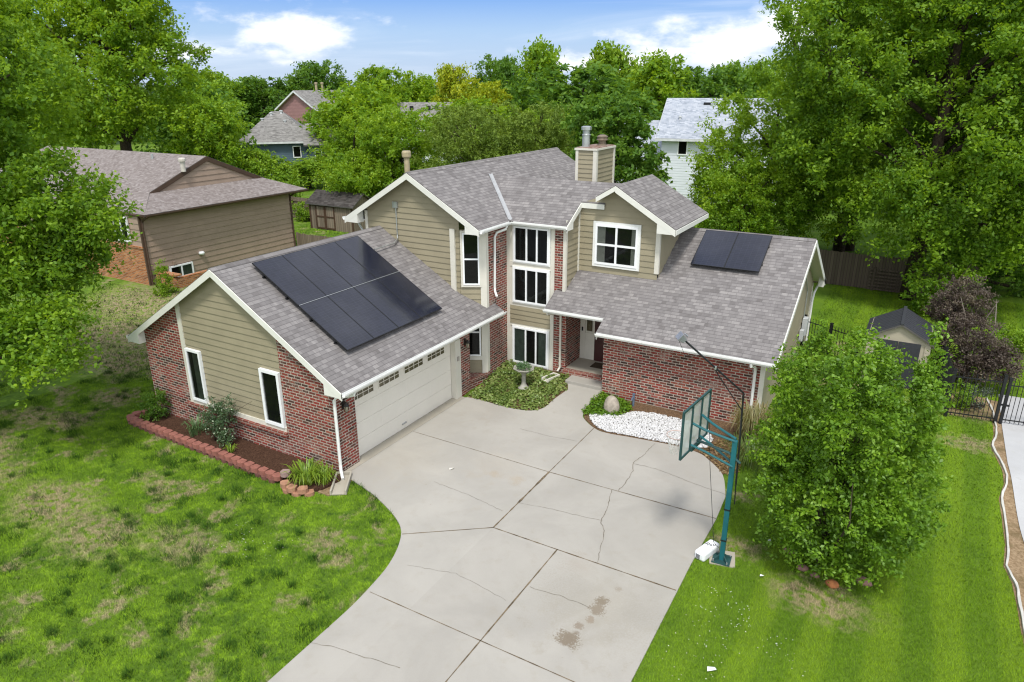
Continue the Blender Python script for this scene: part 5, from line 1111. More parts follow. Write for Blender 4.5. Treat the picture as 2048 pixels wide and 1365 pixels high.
def tree(name, label, cat, base, blobs, nclump, per, clump_r, leaf, mat, tr=.25, th=4, nlimb=10, seed=1, group=None, bark=None, stems=1, flat=.6, bias=.4, wr=.55, upb=.5, spread=.4, volp=.72, lift=.55):
    rs = np.random.RandomState(seed); t = thing(name, label, cat, base, group)
    C = blob_centers(rs, blobs, nclump, bias, .22, volp); C = C[C[:, 2] > clump_r * .3]
    ax = np.average([b[:3] for b in blobs], axis=0, weights=[b[3] for b in blobs]); tw = unit((C - ax) * np.array([1, 1, .6])) + np.array([0, 0, lift])
    V, F = leaf_cloud(rs, C, clump_r * (.6 + .8 * rs.rand(len(C))), per, leaf, flat, upb, wr, .25, tw)
    ok = V.reshape(-1, 4, 3)[:, :, 2].min(1) > .02; V = V.reshape(-1, 4, 3)[ok].reshape(-1, 3); F = np.arange(len(V)).reshape(-1, 4)
    cr = raw_mesh('crown', V, F, mat); cr.parent = t
    mb = MB(); topz = max(b[2] + b[5] * .55 for b in blobs) * (1 if stems < 5 else .6); bc_ = np.average([b[:2] for b in blobs], axis=0)
    for k in range(stems):
        o = np.array([0, 0]) if stems == 1 else rs.randn(2) * spread * .3; e = bc_ * .7 + (0 if stems == 1 else rs.randn(2) * spread * 1.6)
        pts = [(o[0], o[1], -.1), (o[0] + rs.randn() * .08, o[1] + rs.randn() * .08, th * .5), (o[0] * .6 + e[0] * .4, o[1] * .6 + e[1] * .4, th), (e[0], e[1], (th + topz) * .55), (e[0] + rs.randn() * .3, e[1] + rs.randn() * .3, topz)]
        mb.tube(pts, [tr * 1.25, tr, tr * .8, tr * .5, tr * .12], 8)
    for c in C[rs.choice(len(C), min(nlimb, len(C)), replace=False)]:
        z = max(th * .6, min(c[2] * .7, topz * .75)); f = min(1, max(0, (z - th) / max(topz - th, .1))); limb(mb, (bc_[0] * .6 * f, bc_[1] * .6 * f, z), c, tr * .42, tr * .06, rs, 4, .06)
    mb.build('trunk', bark or BARK, None, uv=False, smooth=True).parent = t
    return t

LF_MAPLE = m_leaf('maple_leaf', (0.075, 0.186, 0.011), (0.154, 0.293, 0.013), (0.307, 0.478, 0.020), .5, .5, .6, .03)
LF_BRIGHT = m_leaf('bright_leaf', (0.108, 0.254, 0.011), (0.184, 0.334, 0.011), (0.338, 0.490, 0.017), .5, .45, .6, .03)
LF_DARK = m_leaf('dark_leaf', (0.052, 0.145, 0.016), (0.095, 0.215, 0.017), (0.183, 0.320, 0.024), .5, .5, .6, .03)
LF_OLIVE = m_leaf('olive_leaf', (0.110, 0.194, 0.025), (0.153, 0.237, 0.026), (0.240, 0.339, 0.037), .38, .6, .6, .03)
LF_YEL = m_leaf('yellow_leaf', (.14, .27, .010), (.30, .38, .012), (.50, .52, .015), .4, .35, .6, .03)
LF_LIME = m_leaf('lime_leaf', (0.121, 0.259, 0.013), (0.185, 0.326, 0.014), (0.298, 0.430, 0.020), .42, .5, .6, .03)
LF_PEAR = m_leaf('pear_leaf', (.062, .140, .012), (.130, .265, .014), (.245, .410, .024), .38, .9, .5, .035)
LF_PURP = m_leaf('purple_leaf', (.055, .036, .036), (.105, .076, .070), (.17, .140, .09), .3, 1.2, .6, .03)
LF_ROSE = m_leaf('rose_leaf', (.030, .070, .026), (.058, .115, .045), (.10, .165, .07), .3, 2, .35, .1)
LF_FAR = m_leaf('hazy_far_leaf', (.040, .085, .030), (.068, .125, .040), (.105, .165, .055), .35, .1)

# the big trees right of and behind the house
tree('maple_tree', 'tallest broad maple filling the upper right, rooted at the dark wooden fence', 'tree', (12.8, 25.4, .4), [(-.6, 1, 9.6, 7.2, 5.6, 5.2), (-3.6, -.5, 12.5, 4, 4, 4), (3.0, 0, 12.5, 5.2, 4.5, 4.2), (-4.2, -.6, 7.0, 2.8, 2.6, 2.0), (3.5, -2.2, 7.2, 3.6, 3.2, 2.6), (.3, -2.6, 5.6, 2.8, 2.2, 1.6), (.6, -2.4, 3.6, 2.0, 1.5, 1.3), (-2.4, -.6, 4.6, 2.0, 1.8, 1.6), (3.4, -1.6, 4.2, 2.6, 2, 1.7), (.2, .3, 15, 4, 4, 2.6)], 1300, 145, .74, .172, LF_MAPLE, .34, 5, 26, 11, spread=1, flat=.5)
tree('maple_tree', 'yellowish green tree directly behind the right roof, left of the tallest maple', 'tree', (5.0, 28.3, .4), [(0, 0, 5.8, 3.7, 3.2, 4.0), (-1.9, -.6, 4.2, 2.2, 2.2, 2.4), (1.8, -.4, 7.6, 2.2, 2.2, 2.6), (2.4, -.9, 4.6, 2.6, 2.2, 2.6)], 520, 120, .62, .155, LF_BRIGHT, .22, 3, 16, 12, flat=.55)
tree('maple_tree', 'tall tree with dark trunks showing above the wooden fence, behind the right roof', 'tree', (8.6, 35.4, .4), [(0, 0, 10.5, 4.6, 4.2, 5.4), (-1.2, 0, 15, 3.4, 3.4, 3.2), (-1.5, -1, 6.6, 3.2, 2.6, 2.0), (-2.4, -2, 4.0, 2.0, 1.6, 1.9), (2.2, -1.5, 4.4, 2.0, 1.6, 1.6)], 600, 110, .82, .2, LF_MAPLE, .3, 5, 18, 13, stems=3, spread=1.3)
tree('maple_tree', 'dark shaded tree at the right frame edge behind the lawn', 'tree', (17.2, 33.2, .4), [(0, 0, 10, 5.8, 5, 5.5), (-1, -2.2, 5.6, 4.6, 3.2, 2.6), (0, 0, 15, 4.5, 4, 3.2)], 620, 85, .85, .25, LF_DARK, .32, 4, 18, 14)
tree('bushy_tree', 'low bright bushy tree against the back of the upstairs gable roof', 'tree', (4.5, 25.0, .4), [(0, 0, 3.2, 2.1, 1.9, 2.7), (1.4, .4, 4.4, 1.7, 1.6, 2.0)], 250, 110, .48, .14, LF_BRIGHT, .12, 1.5, 10, 15, stems=2)
tree('hedge', 'dark dense undergrowth hedge below the shaded tree at the right edge', 'hedge', (16.4, 29.0, .4), [(-1.6, 0, 1.5, 2.0, 1.3, 1.6), (1.2, 0, 2.0, 2.4, 1.5, 2.2), (3.6, .2, 2.4, 2.2, 1.5, 2.4)], 260, 70, .5, .17, LF_DARK, .08, .6, 6, 16, stems=3, spread=1.6)
tree('shrub', 'green shrub growing at the end of the dark wooden fence behind the resin shed', 'shrub', (13.9, 22.6, .4), [(0, 0, 1.3, 1.2, 1.1, 1.4), (.6, .6, 2.2, .9, .9, 1.0)], 110, 60, .34, .14, LF_MAPLE, .05, .5, 5, 17, stems=3)
tree('purple_tree', 'purple leaved bushy tree beside the resin shed', 'tree', (14.9, 14.6, .4), [(-.1, 0, 1.4, 1.0, .95, 1.15), (-.45, 1.3, 2.4, .85, .9, 1.0), (.65, -.1, 1.0, .75, .7, .7)], 430, 70, .25, .075, LF_PURP, .05, .8, 4, 18, stems=4, spread=.4, bark=m_soil('pale_bark', (.14, .12, .10), (.25, .22, .18), 10))
tree('shrub', 'low green shrub inside the iron fence corner under the purple tree', 'shrub', (14.75, 12.5, .4), [(0, 0, .4, .42, .4, .45)], 40, 45, .16, .07, LF_MAPLE, .02, .2, 3, 19, stems=3)
tree('shrub', 'small grey green shrub behind the iron picket panel', 'shrub', (15.25, 12.75, .4), [(0, 0, .35, .34, .3, .36)], 36, 45, .13, .05, m_leaf('lavender_leaf', (.07, .09, .07), (.11, .14, .11), (.15, .18, .14), .3, 3), .02, .2, 3, 20, stems=3)
tree('shrub', 'round green shrub on the far right back lawn', 'shrub', (16.7, 19.4, .4), [(0, 0, .45, .75, .6, .5)], 60, 45, .22, .09, LF_LIME, .02, .2, 3, 22, stems=3)
# pear tree in the side lawn
prs = np.random.RandomState(3); PB = [(-.1, .0, .8, 1.2, 1.0, .55), (-.05, 0, 1.8, 1.72, 1.5, 1.55), (-.1, .1, 2.75, 1.6, 1.4, 1.1), (.8, -.2, 2.0, 1.0, 1.0, 1.2), (-1.0, .0, 2.6, .85, .8, 1.1)]
for k in range(17):
    a_ = k * 2.4; r_ = 1.6 * math.sqrt((k + .5) / 17); PB.append((r_ * math.cos(a_) - .1, r_ * math.sin(a_) * .9 + .1, 4.3 + prs.uniform(-.3, .5) - r_ * .25, .25, .25, prs.uniform(.8, 1.35)))
tree('pear_tree', 'bushy young pear tree on the side lawn right of the basketball hoop', 'tree', (12.27, 2.32, .0), PB, 1350, 54, .24, .086, LF_PEAR, .035, 1.0, 14, 23, stems=8, spread=.34, flat=.85, bias=.42, wr=.55, volp=.46, lift=.95)
# shade tree reaching into the frame from the left
tree('oak_tree', 'large oak reaching in from the left frame edge over the front lawn', 'tree', (-13.2, -4.7, 0), [(0, 0, 9.6, 5.2, 5.0, 5.0), (3.6, 2.6, 6.3, 2.0, 1.8, 1.6), (2.4, 2.6, 10.4, 2.4, 2.8, 3.2), (6.0, 1.5, 3.6, 1.15, 1.0, .55), (4.6, 1.0, 3.9, 1.2, 1.1, .6), (5.2, 3.6, 6.4, 1.1, 1.0, 1.0), (5.0, 2.6, 5.0, 1.1, 1.0, .5), (4.3, 3.2, 6.9, 1.7, 1.5, 1.5), (5.3, 2.9, 5.7, 1.2, 1.0, .8), (5.6, 1.6, 4.3, 1.1, .9, .6), (4.4, 1.9, 5.4, 1.3, 1.2, .8)], 1750, 95, .46, .13, LF_MAPLE, .36, 4, 40, 24, flat=.55, wr=.6)
# big trees behind the brown house
tree('ash_tree', 'very tall open crowned tree rising behind the brown house', 'tree', (-44.8, 23.5, .4), [(0, 0, 11, 7.4, 6.2, 4.6), (-1, 0, 16.5, 5.6, 5.2, 4.6), (4.2, -1.5, 9.5, 3.4, 3, 2.2), (3.6, -.6, 14.2, 3.2, 3, 2.4), (-2.5, -1.5, 7.2, 4.2, 3.2, 2.0), (2.6, 0, 19, 3.4, 3, 2.4)], 760, 110, .9, .27, LF_BRIGHT, .5, 6, 34, 25, flat=.42, bias=.3)
tree('ash_tree', 'tall tree behind the brown house, half hidden by the oak at the left edge', 'tree', (-61, 23.0, .4), [(0, 0, 11, 7, 6, 7), (0, 0, 18, 5.5, 5, 4.5)], 420, 70, 1.2, .42, LF_MAPLE, .5, 6, 20, 26, flat=.5)
tree('bushy_tree', 'bushy tree between the tall ash and the slate blue house', 'tree', (-36.6, 25.0, .4), [(0, 0, 4.2, 3.0, 2.6, 3.0), (.5, 0, 6.8, 2.4, 2.2, 2.2)], 260, 70, .62, .26, LF_BRIGHT, .2, 2.4, 12, 27)
tree('bushy_tree', 'pale lime bushy tree just over the right end of the brown roof', 'tree', (-33.0, 27.3, .4), [(0, 0, 2.2, 2.6, 2.3, 2.0), (-1.2, 0, 3.6, 1.7, 1.7, 1.3)], 240, 70, .5, .22, LF_LIME, .14, 1.6, 12, 28)
tree('hackberry_tree', 'bright ragged tree leaning over the wooden shed, its bare twigs showing', 'tree', (-26.6, 31.0, .4), [(0, 0, 4.0, 3.0, 2.8, 2.8), (.9, -.4, 6.0, 2.4, 2.2, 1.6), (3.6, -5.0, 3.3, 1.5, 1.2, .9), (1.6, -3.4, 3.6, 2.0, 1.3, 1.2)], 380, 100, .58, .18, LF_BRIGHT, .2, 2.4, 24, 29, flat=.5)
tree('hackberry_tree', 'bright ragged tree behind the tan vent pipe of the main house', 'tree', (-22.0, 30.2, .4), [(0, 0, 4.4, 3.6, 3.2, 3.0), (.8, -.5, 6.4, 2.8, 2.4, 2.0), (-1, -2, 3.2, 2.6, 2, 1.8)], 380, 100, .58, .18, LF_BRIGHT, .2, 2.4, 24, 30, flat=.5)
tree('olive_tree', 'greyish olive tree behind the middle of the main ridge', 'tree', (-15.0, 29.6, .4), [(0, 0, 4.6, 3.7, 3.0, 3.2), (-.5, 0, 6.6, 2.8, 2.5, 1.9), (2, -.5, 5.4, 2.4, 2.2, 2.2)], 380, 80, .6, .19, LF_OLIVE, .2, 2.4, 16, 31, wr=.35)
tree('olive_tree', 'greyish olive tree left of the chimney', 'tree', (-11.2, 32.0, .4), [(0, 0, 4.8, 3.7, 3.0, 3.4), (.8, 0, 6.8, 2.8, 2.5, 1.9)], 380, 80, .6, .19, LF_OLIVE, .2, 2.4, 16, 32, wr=.35)
tree('magnolia_tree', 'rounded tree with large dark leaves right behind the chimney', 'tree', (-3.0, 26.2, .4), [(0, 0, 5.2, 3.0, 2.7, 3.6), (-.5, 0, 7.6, 2.2, 2.0, 1.8), (1.0, -.4, 3.6, 2.2, 2.0, 2.4)], 330, 80, .5, .24, LF_DARK, .2, 2, 12, 33, wr=.6)

# far trees: prototypes copied and scaled, each its own crown and trunk
def far_proto(seed, mat, kind):
    b = {'round': [(0, 0, 5.6, 4, 4, 3.8), (-1.5, .5, 7.2, 2.4, 2.4, 2.2), (1.7, -.4, 6.8, 2.3, 2.3, 2.4)], 'upright': [(0, 0, 5.2, 3.0, 3.0, 3.8), (-.9, 0, 8.0, 1.6, 1.6, 2.0), (1.0, .3, 7.4, 1.6, 1.6, 2.2), (.1, -.5, 8.8, 1.0, 1.0, 1.3)], 'broad': [(0, 0, 5.0, 4.4, 4.4, 3.2), (-2, 0, 6.6, 2.4, 2.6, 2.0), (1.9, .3, 7.2, 2.4, 2.4, 2.4), (0, -.4, 8.0, 2, 2, 1.8)]}[kind]
    t = tree('far_tree', 'x', 'tree', (0, 0, 0), b, 210, 44, .85, .42, mat, .25, 2.2, 6, seed, flat=.6); return t
protos = {}
used = set()
def far(kind, mat, loc, h, r, label, rot=0, name='broadleaf_tree'):
    key = (kind, mat.name)
    if key not in protos: protos[key] = far_proto(60 + len(protos), mat, kind)
    p = protos[key]; s = (r / 4.1, r / 4.1, h / 9.6)
    if key not in used:
        used.add(key); o = p; o.location = (*loc, .4); o.rotation_euler = (0, 0, rot); o.scale = s; tag(o, label, 'tree', 'trees beyond the back fences')
    else: o = copy_tree(p, (*loc, .4), rot, s, label, 'tree', 'trees beyond the back fences')
    o.name = name; return o
FT = [('round', LF_DARK, (-92.3, 93.5), 14.2, 5.6, 'tall dark round topped tree on the skyline behind the pink house'),
      ('broad', LF_MAPLE, (-102.6, 76.2), 12.4, 6.2, 'distant mid green tree on the skyline right of the tall ash'),
      ('round', LF_MAPLE, (-116, 93), 11.6, 5.5, 'farthest rounded tree low on the skyline right of the tall ash'),
      ('broad', LF_DARK, (-98.6, 85.6), 11.2, 6.0, 'dark tree standing on the skyline right behind the pink gable'),
      ('round', LF_BRIGHT, (-45.5, 52.4), 9.9, 5.0, 'dense bright round tree right of the pink house'),
      ('broad', LF_BRIGHT, (-68.6, 83.7), 12.6, 5.4, 'bright broad tree on the skyline right of the dark round topped one'),
      ('round', LF_BRIGHT, (-66.0, 91.4), 11.6, 5.4, 'pale green tree on the skyline left of the yellow tree'),
      ('upright', LF_YEL, (-48.9, 76.8), 12.4, 3.6, 'yellow tree with a peaked top on the skyline'),
      ('round', LF_YEL, (-42.3, 73.3), 10.6, 4.0, 'golden yellow tree lower and right of the peaked yellow one'),
      ('round', LF_DARK, (-56.5, 103.1), 14.6, 5.0, 'dark tree on the skyline right behind the yellow trees'),
      ('upright', LF_BRIGHT, (-33.0, 73.7), 14.0, 4.2, 'bright upright tree with twin tops on the skyline centre'),
      ('upright', LF_LIME, (-27.9, 84.9), 14.2, 4.6, 'lime upright tree peeking above the big dark rounded crown'),
      ('broad', LF_DARK, (-20.7, 60.0), 11.6, 6.6, 'big dark rounded crown beyond the chimney'),
      ('upright', LF_BRIGHT, (-16.1, 71.3), 12.2, 4.8, 'bright upright tree left behind the tall white house'),
      ('upright', LF_LIME, (-28.8, 96.7), 12.0, 4.0, 'small lime tree between the dark rounded crown and the bright upright one'),
      ('round', LF_DARK, (-13.3, 85.3), 12.0, 5.2, 'dark rounded tree above the roof of the tall white house'),
      ('round', LF_MAPLE, (-11.1, 92.7), 12.8, 4.4, 'mid green tree behind the roof of the white house, left of the maples'),
      ('broad', LF_MAPLE, (-6.0, 100.1), 13.4, 5.4, 'distant tree partly hidden by the yellowish green maple'),
      ('broad', LF_MAPLE, (-60.8, 61.4), 6.6, 2.7, 'small rounded tree in front of the pink house roof'),
      ('broad', LF_BRIGHT, (-36.5, 62), 8.2, 5.6, 'bright broad tree right of the plain grey roof'),
      ('round', LF_OLIVE, (-29.8, 55), 8.0, 4.8, 'olive rounded tree in front of the bright upright twin topped one'),
      ('round', LF_BRIGHT, (-55.5, 67.5), 8.8, 4.4, 'bright tree right behind the dense round one'),
      ('broad', LF_BRIGHT, (-79, 58), 9.4, 4.6, 'bright tree left of the slate blue house'),
      ('round', LF_MAPLE, (-63.5, 42.5), 6.6, 3.6, 'mid green tree against the left end of the slate blue house'),
      ('upright', LF_MAPLE, (-88, 66), 10.0, 4.8, 'mid green upright tree far behind the bushy tree by the ash'),
      ('broad', LF_DARK, (-8, 60.5), 7.5, 4.4, 'dark tree hidden behind the left wing of the white house'),
      ('broad', LF_MAPLE, (12.0, 52), 12.5, 6.4, 'deep background tree showing between the right hand maples'),
      ('round', LF_DARK, (23.5, 48), 12.0, 6.0, 'deep background tree at the right edge behind the shaded tree'),
      ('round', LF_MAPLE, (2.6, 58), 10.5, 5.0, 'background tree right of the white house behind the yellowish maple'),
      ('broad', LF_MAPLE, (-78, 34), 13, 6.6, 'background tree left of the tall ash behind the oak'),
      ('broad', LF_DARK, (-56, 38), 9.5, 5.6, 'dark background tree right behind the tall ash'),
      ('round', LF_LIME, (-41.5, 40.1), 2.9, 3.0, 'low lime bushes at the foot of the slate blue house'),
      ('round', LF_BRIGHT, (-18.5, 44), 7.8, 4.4, 'bright tree behind the olive trees left of the chimney')]
for k, (kind, mat, loc, h, r, lab) in enumerate(FT): far(kind, mat, loc, h, r, lab, (k * 2.399) % 6.28)
# far wood on the horizon
rs = np.random.RandomState(77); C = []
for k in range(900):
    az = R(-30 + rs.uniform(-58, 58)); dist = rs.uniform(150, 330); c = np.array([CAM.x + dist * math.sin(az), CAM.y + dist * math.cos(az), 0]); hh = rs.uniform(7.5, 11.5); ww = rs.uniform(4, 7)
    for j in range(9): d = unit(rs.randn(1, 3))[0]; C.append(c + np.array([0, 0, hh * .5]) + d * np.array([ww, ww, hh * .5]) * rs.uniform(.5, 1))
C = np.array(C); C = C[C[:, 2] > 0]
V, F = leaf_cloud(rs, C, 1.9 * (.7 + .6 * rs.rand(len(C))), 11, 2.1, .7)
tag(raw_mesh('far_woods', V, F, LF_FAR), 'distant wood along the whole horizon', None, None, 'stuff')

# plants by the house
tree('rose_bush', 'grey green rose bush climbing between the two garage windows', 'shrub', (-4.35, -.42, .1), [(0, 0, .75, .5, .36, .6), (.38, .05, 1.2, .22, .2, .42), (-.3, .1, .7, .42, .3, .4), (.45, -.1, .35, .22, .2, .35)], 110, 42, .15, .055, LF_ROSE, .018, .4, 14, 40, stems=4, spread=.3)
tree('shrub', 'dark green shrub at the left end of the mulch bed', 'shrub', (-7.55, -.42, .1), [(0, 0, .45, .42, .34, .42), (.2, .1, .8, .2, .2, .25)], 70, 42, .14, .06, LF_DARK, .015, .3, 8, 41, stems=3, spread=.2)
tree('shrub', 'bright green shrub beside the orange brick wall of the brown house', 'shrub', (-19.45, 8.3, .2), [(0, 0, .6, .5, .45, .65), (.1, .0, 1.3, .3, .3, .5)], 90, 40, .18, .08, LF_LIME, .02, .4, 8, 42, stems=3)
tree('shrub', 'green vine clump on the far wooden fence beside the wooden shed', 'shrub', (-28.3, 26.3, .4), [(0, 0, .7, .8, .4, .8)], 60, 40, .25, .12, LF_LIME, .02, .4, 5, 43, stems=2)
tree('shrub', 'bright green planting spilling over the birdbath bowl', 'plant', (1.72, 7.36, hgt(1.72, 7.36) + .72), [(0, 0, .10, .28, .28, .12)], 60, 22, .08, .045, m_leaf('succulent_leaf', (.05, .13, .05), (.09, .19, .07), (.16, .26, .10), .3, 4), .006, .05, 2, 44)
def blades(name, label, cat, base, n, h, spread, wd, mat, seed, lean=.8, fill=.3):
    rs = np.random.RandomState(seed); V, F = [], []
    for k in range(n):
        a = rs.rand() * 6.283; o = np.array([math.cos(a), math.sin(a), 0]); s = np.array([-o[1], o[0], 0]); b = o * spread * fill * rs.rand() + np.array([0, 0, 0]); H = h * rs.uniform(.6, 1.1); out = spread * rs.uniform(.4, 1.1); i = len(V)
        P = [b, b + o * out * .25 + [0, 0, H * .55], b + o * out * .6 + [0, 0, H * .95], b + o * out * 1.0 + [0, 0, H * (.95 - lean * rs.rand() * .8)]]
        for p, w_ in zip(P, (.8, 1, .75, .08)): V += [p + s * wd * w_ / 2, p - s * wd * w_ / 2]
        for j in range(3): F.append((i + 2 * j, i + 2 * j + 1, i + 2 * j + 3, i + 2 * j + 2))
    o = raw_mesh(name, V, F, mat); o.location = base; return tag(o, label, cat)
LF_DAY = m_leaf('daylily_leaf', (.10, .19, .012), (.17, .28, .016), (.26, .36, .03), .3, 3); LF_IRIS = m_leaf('iris_leaf', (.06, .12, .05), (.10, .18, .07), (.15, .24, .09), .3, 3)
LF_STRAW = m_leaf('ornamental_grass_blade', (.12, .15, .04), (.22, .20, .08), (.36, .29, .15), .3, 3)
blades('daylily', 'yellow green daylily clump in the corner of the mulch bed by the downspout', 'plant', (-.45, -.78, .08), 150, .5, .5, .032, LF_DAY, 1, fill=.6); blades('daylily', 'smaller yellow green daylily clump touching the splash block', 'plant', (.0, -.58, .08), 90, .45, .42, .03, LF_DAY, 2, fill=.5)
blades('iris', 'pale green iris tuft left of the rose bush', 'plant', (-5.5, -.42, .1), 44, .5, .32, .04, LF_IRIS, 3, .3, .9); blades('daylily', 'tiny bright tuft by the edging blocks right of the rose bush', 'plant', (-3.55, -.74, .1), 24, .28, .24, .025, LF_DAY, 4)
blades('ornamental_grass', 'tall straw coloured ornamental grass at the right corner of the brick wall', 'plant', (9.5, 7.1, .25), 420, 1.15, .5, .022, LF_STRAW, 5, .5, .8); blades('ornamental_grass', 'lower green grass clump in front of the tall straw grass', 'plant', (9.75, 6.2, .05), 260, .75, .6, .02, m_leaf('green_grass_clump', (.05, .10, .02), (.10, .17, .03), (.2, .22, .07), .3, 3), 6, .6, .9)

# ------------------------------------------------------------------ ground cover, pebbles, grass
def in_poly(P, poly):
    x, y = P[:, 0], P[:, 1]; c = np.zeros(len(P), bool); n = len(poly)
    for k in range(n):
        x1, y1 = poly[k]; x2, y2 = poly[(k + 1) % n]
        cond = ((y1 > y) != (y2 > y)) & (x < (x2 - x1) * (y - y1) / ((y2 - y1) if y2 != y1 else 1e-9) + x1); c ^= cond
    return c
def scatter(rs, poly, n):
    poly = [tuple(p) for p in poly]; a = np.array(poly); out = []; tot = 0
    while tot < n:
        P = rs.uniform(a.min(0), a.max(0), (n * 2, 2)); P = P[in_poly(P, poly)]; out.append(P); tot += len(P)
    return np.concatenate(out)[:n]
rs = np.random.RandomState(5)
BED = [(.25, 6.12), (.67, 6.16), (1.67, 6.08), (2.5, 6.2), (2.86, 6.52), (2.95, 7.11), (3.1, 7.8), (2.9, 8.2), (2.86, 8.6), (.25, 8.68)]
LF_COVER = m_leaf('ground_cover_leaf', (.075, .135, .022), (.165, .245, .045), (.33, .37, .13), .3, 2.5)
P = scatter(rs, BED, 900); P = P[np.hypot(P[:, 0] - 1.72, P[:, 1] - 7.36) > .15]; C = np.c_[P, hgtn(P[:, 0], P[:, 1]) + .05 + .03 * np.sin(P[:, 0] * 5) * np.sin(P[:, 1] * 6)]
V, F = leaf_cloud(rs, C, .12 * (.7 + .6 * rs.rand(len(C))), 14, .085, .6, 1.2, .75); tag(raw_mesh('ground_cover', V, F, LF_COVER), 'leafy green ground cover filling the bed around the birdbath', None, None, 'stuff')
P = scatter(rs, [(4.32, 6.74), (4.3, 7.24), (4.42, 7.9), (5.0, 7.9), (5.6, 7.6), (5.5, 7.1), (4.9, 6.95)], 170); C = np.c_[P, hgtn(P[:, 0], P[:, 1]) + .08]
V, F = leaf_cloud(rs, C, .13 * (.7 + .6 * rs.rand(len(C))), 16, .08, .7, 1.0, .7); tag(raw_mesh('ground_cover', V, F, LF_MAPLE), 'dark green ground cover between the walkway and the boulder', None, None, 'stuff')
PEB = [(4.6, 6.55), (4.98, 6.2), (5.41, 6.06), (6.27, 6.16), (7.53, 6.28), (8.0, 6.25), (8.4, 6.5), (8.45, 6.95), (8.1, 7.5), (7.2, 7.55), (6.3, 7.55), (5.75, 7.4), (5.45, 7.1), (4.9, 6.95), (4.5, 6.8)]
P = scatter(rs, PEB, 8200); n = len(P); s = rs.uniform(.020, .044, (n, 1)); c = np.c_[P, hgtn(P[:, 0], P[:, 1]) + .03 + .02 * rs.rand(n)]
O = np.array([[1, 0, 0], [0, 1, 0], [-1, 0, 0], [0, -1, 0], [0, 0, .7], [0, 0, -.7]]) ; ang = rs.rand(n) * 6.283; ca, sa = np.cos(ang), np.sin(ang)
OV = np.stack([np.c_[O[j, 0] * ca - O[j, 1] * sa, (O[j, 0] * sa + O[j, 1] * ca) * .75, np.full(n, O[j, 2])] for j in range(6)], 1) * (s[:, :, None] * rs.uniform(.75, 1.25, (n, 6, 1)))
V = (c[:, None, :] + OV).reshape(-1, 3); T = np.array([[0, 1, 4], [1, 2, 4], [2, 3, 4], [3, 0, 4], [1, 0, 5], [2, 1, 5], [3, 2, 5], [0, 3, 5]]); F = (np.arange(n)[:, None, None] * 6 + T[None]).reshape(-1, 3)
mt, nt, out = newmat('white_marble_chip'); pbsdf(nt, out, RAMP(nt, ISL(nt), [(0, (.22, .21, .2)), (.12, (.50, .50, .49)), (.6, (.56, .56, .57)), (1, (.68, .69, .70))]), .7)
tag(raw_mesh('white_pebbles', V, F, mt), 'white marble chips covering the bed below the brick wall', None, None, 'stuff')
P = scatter(rs, [(8.3, 6.2), (8.7, 5.95), (9.2, 5.3), (9.5, 5.6), (9.5, 6.8), (8.8, 7.2), (8.5, 6.7)], 700); C = np.c_[P, hgtn(P[:, 0], P[:, 1]) + .03]
V, F = leaf_cloud(rs, C, np.full(len(C), .05), 2, .08, .4, 1.5, .6); tag(raw_mesh('fallen_leaves', V, F, m_leaf('dry_leaf', (.10, .06, .025), (.22, .14, .06), (.38, .26, .13), .2, 3)), 'dry brown fallen leaves at the end of the pebble bed', None, None, 'stuff')

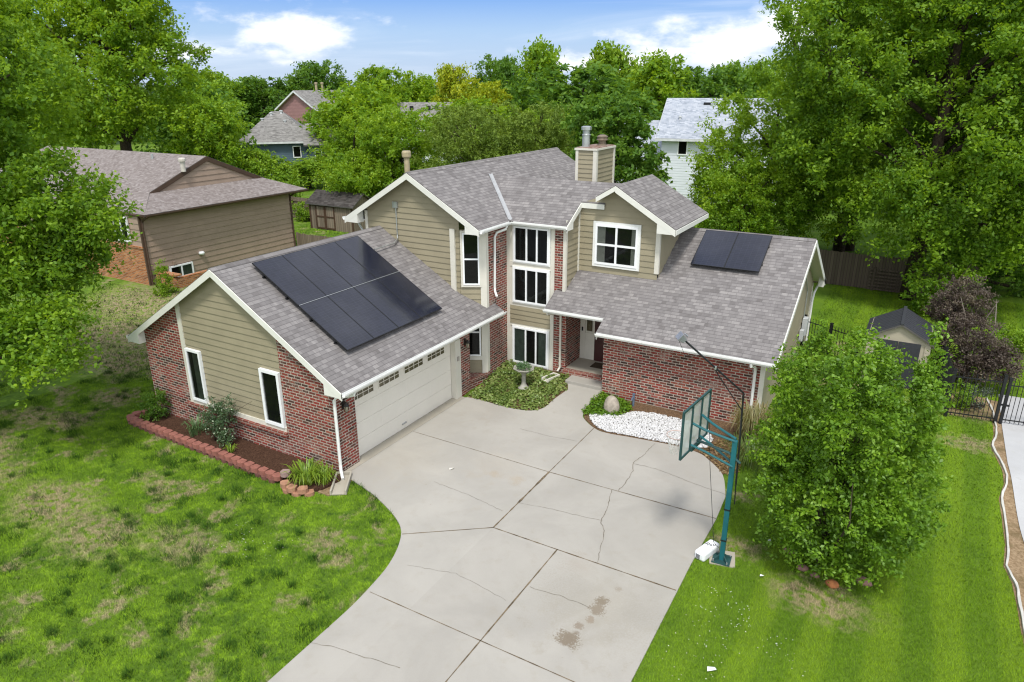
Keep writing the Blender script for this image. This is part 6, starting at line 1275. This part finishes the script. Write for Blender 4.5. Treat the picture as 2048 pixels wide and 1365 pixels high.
def grass_mesh():
    rs = np.random.RandomState(9); Vs, Fs, As, i0 = [], [], [], 0
    MULP = bedp; HOLES = [DRIVE, MULP, soil, ndr, BED, [(4.3, 6.74), (4.28, 7.24), (4.4, 7.95), (9.5, 7.95), (9.6, 6.9), (9.25, 5.26), (8.61, 5.91), (8.25, 6.15), (7.53, 6.22), (6.27, 6.09), (5.41, 5.98), (4.97, 6.1), (4.46, 6.48)],
                          [(-8.05, 0), (.5, 0), (.5, 8.9), (9.55, 7.9), (9.55, 17), (-5, 17), (-5, 7), (-8.05, 7)], [(9.8, 1.3), (10.45, 1.3), (10.45, 1.95), (9.8, 1.95)], [(11.85, 13.35), (13.72, 13.35), (13.72, 15.35), (11.85, 15.35)], [(-40, 8.3), (-19.4, 8.3), (-19.4, 9.0), (-21.4, 9), (-21.4, 20), (-40, 20)], [(.0, -.98), (.55, -.98), (.55, .1), (.0, .1)]]
    for (x0, x1, y0, y1, dens, hh, wd, lft) in ((-13, 4.2, -9, 1.5, 1500, .045, .016, 1), (-14, -7.9, 1.5, 9, 700, .05, .024, 1), (-24, -14, -3, 9, 260, .055, .034, 1), (9.5, 16, -7, 4, 1900, .045, .013, 0), (9.4, 16, 4, 13, 1300, .045, .016, 0), (9.4, 20, 13, 27, 420, .06, .026, 0), (-27, -20, 19, 26, 110, .06, .045, 0)):
        n = int((x1 - x0) * (y1 - y0) * dens); P = np.c_[rs.uniform(x0, x1, n), rs.uniform(y0, y1, n)]
        for h_ in HOLES: P = P[~in_poly(P, h_)]
        # in view (with a margin) only
        Q = np.c_[P, np.full(len(P), .2)] - np.array(CAM); z = Q @ np.array(fw); u = (Q @ np.array(rt)) / z * 1413.8; v = (Q @ np.array(up)) / z * 1413.8
        P = P[(np.abs(u) < 1150) & (np.abs(v) < 800) & (z > 0)]; n = len(P); H = hh * rs.uniform(.5, 1.5, n); tint = np.zeros(n)
        if lft:                                                     # darker taller tussocks
            tc_ = np.c_[rs.uniform(x0, x1, 260), rs.uniform(y0, y1, 260)]; k = rs.choice(260, int(n * .13)); e = P[:len(k)]; 
            P2 = tc_[k] + rs.randn(len(k), 2) * np.array([.11, .085]) * (.6 + (k % 5)[:, None] * .22); 
            for h_ in HOLES: ok = ~in_poly(P2, h_); P2 = P2[ok]
            P = np.r_[P, P2]; H = np.r_[H, .115 * rs.uniform(.6, 1.4, len(P2))]; tint = np.r_[tint, np.ones(len(P2))]; n = len(P)
        a = rs.rand(n) * 6.283; o = np.c_[np.cos(a), np.sin(a)]; b = rs.rand(n) * 6.283; W = wd * rs.uniform(.6, 1.2, n); z = hgtn(P[:, 0], P[:, 1])
        s = np.c_[-o[:, 1], o[:, 0]] * W[:, None] / 2; tip = P + o * (H * rs.uniform(.2, 1.1, n))[:, None]
        V = np.stack([np.c_[P + s, z], np.c_[P - s, z], np.c_[tip, z + H]], 1).reshape(-1, 3); Vs.append(V); Fs.append(np.arange(n * 3).reshape(n, 3) + i0); As.append(np.repeat(tint, 3)); i0 += n * 3
    return np.concatenate(Vs), np.concatenate(Fs), np.concatenate(As)
V, F, A = grass_mesh()
tag(raw_mesh('grass', V, F, BLADE, attr=A), 'mown green grass of the lawns with straw coloured bare patches', None, None, 'stuff')
P = np.r_[scatter(rs, [(10.0, -.3), (10.9, -1.0), (11.4, -.2), (10.8, .5), (10.1, .6)], 60), scatter(rs, [(9.9, -3.2), (11, -3), (11.2, -1.0), (9.9, -.5)], 60), scatter(rs, [(-.6, -2.9), (1.4, -2.5), (1.6, -3.9), (-.4, -4.2)], 50), scatter(rs, [(11.4, -.9), (12.4, -1.2), (12.2, -.3), (11.5, -.2)], 25)]
n = len(P); C = np.c_[P, hgtn(P[:, 0], P[:, 1]) + .06]; V = (C[:, None, :] + np.array([[1, 0, 0], [0, 1, 0], [-1, 0, 0], [0, -1, 0], [0, 0, 1.0]])[None] * .009 * rs.uniform(.6, 1.3, (n, 1, 1))).reshape(-1, 3)
F = (np.arange(n)[:, None, None] * 5 + np.array([[0, 1, 4], [1, 2, 4], [2, 3, 4], [3, 0, 4]])[None]).reshape(-1, 3)
tag(raw_mesh('clover_flowers', V, F, m_paint('clover_white', (.75, .74, .7), .8)), 'tiny white clover flowers scattered over the lawns', None, None, 'stuff')
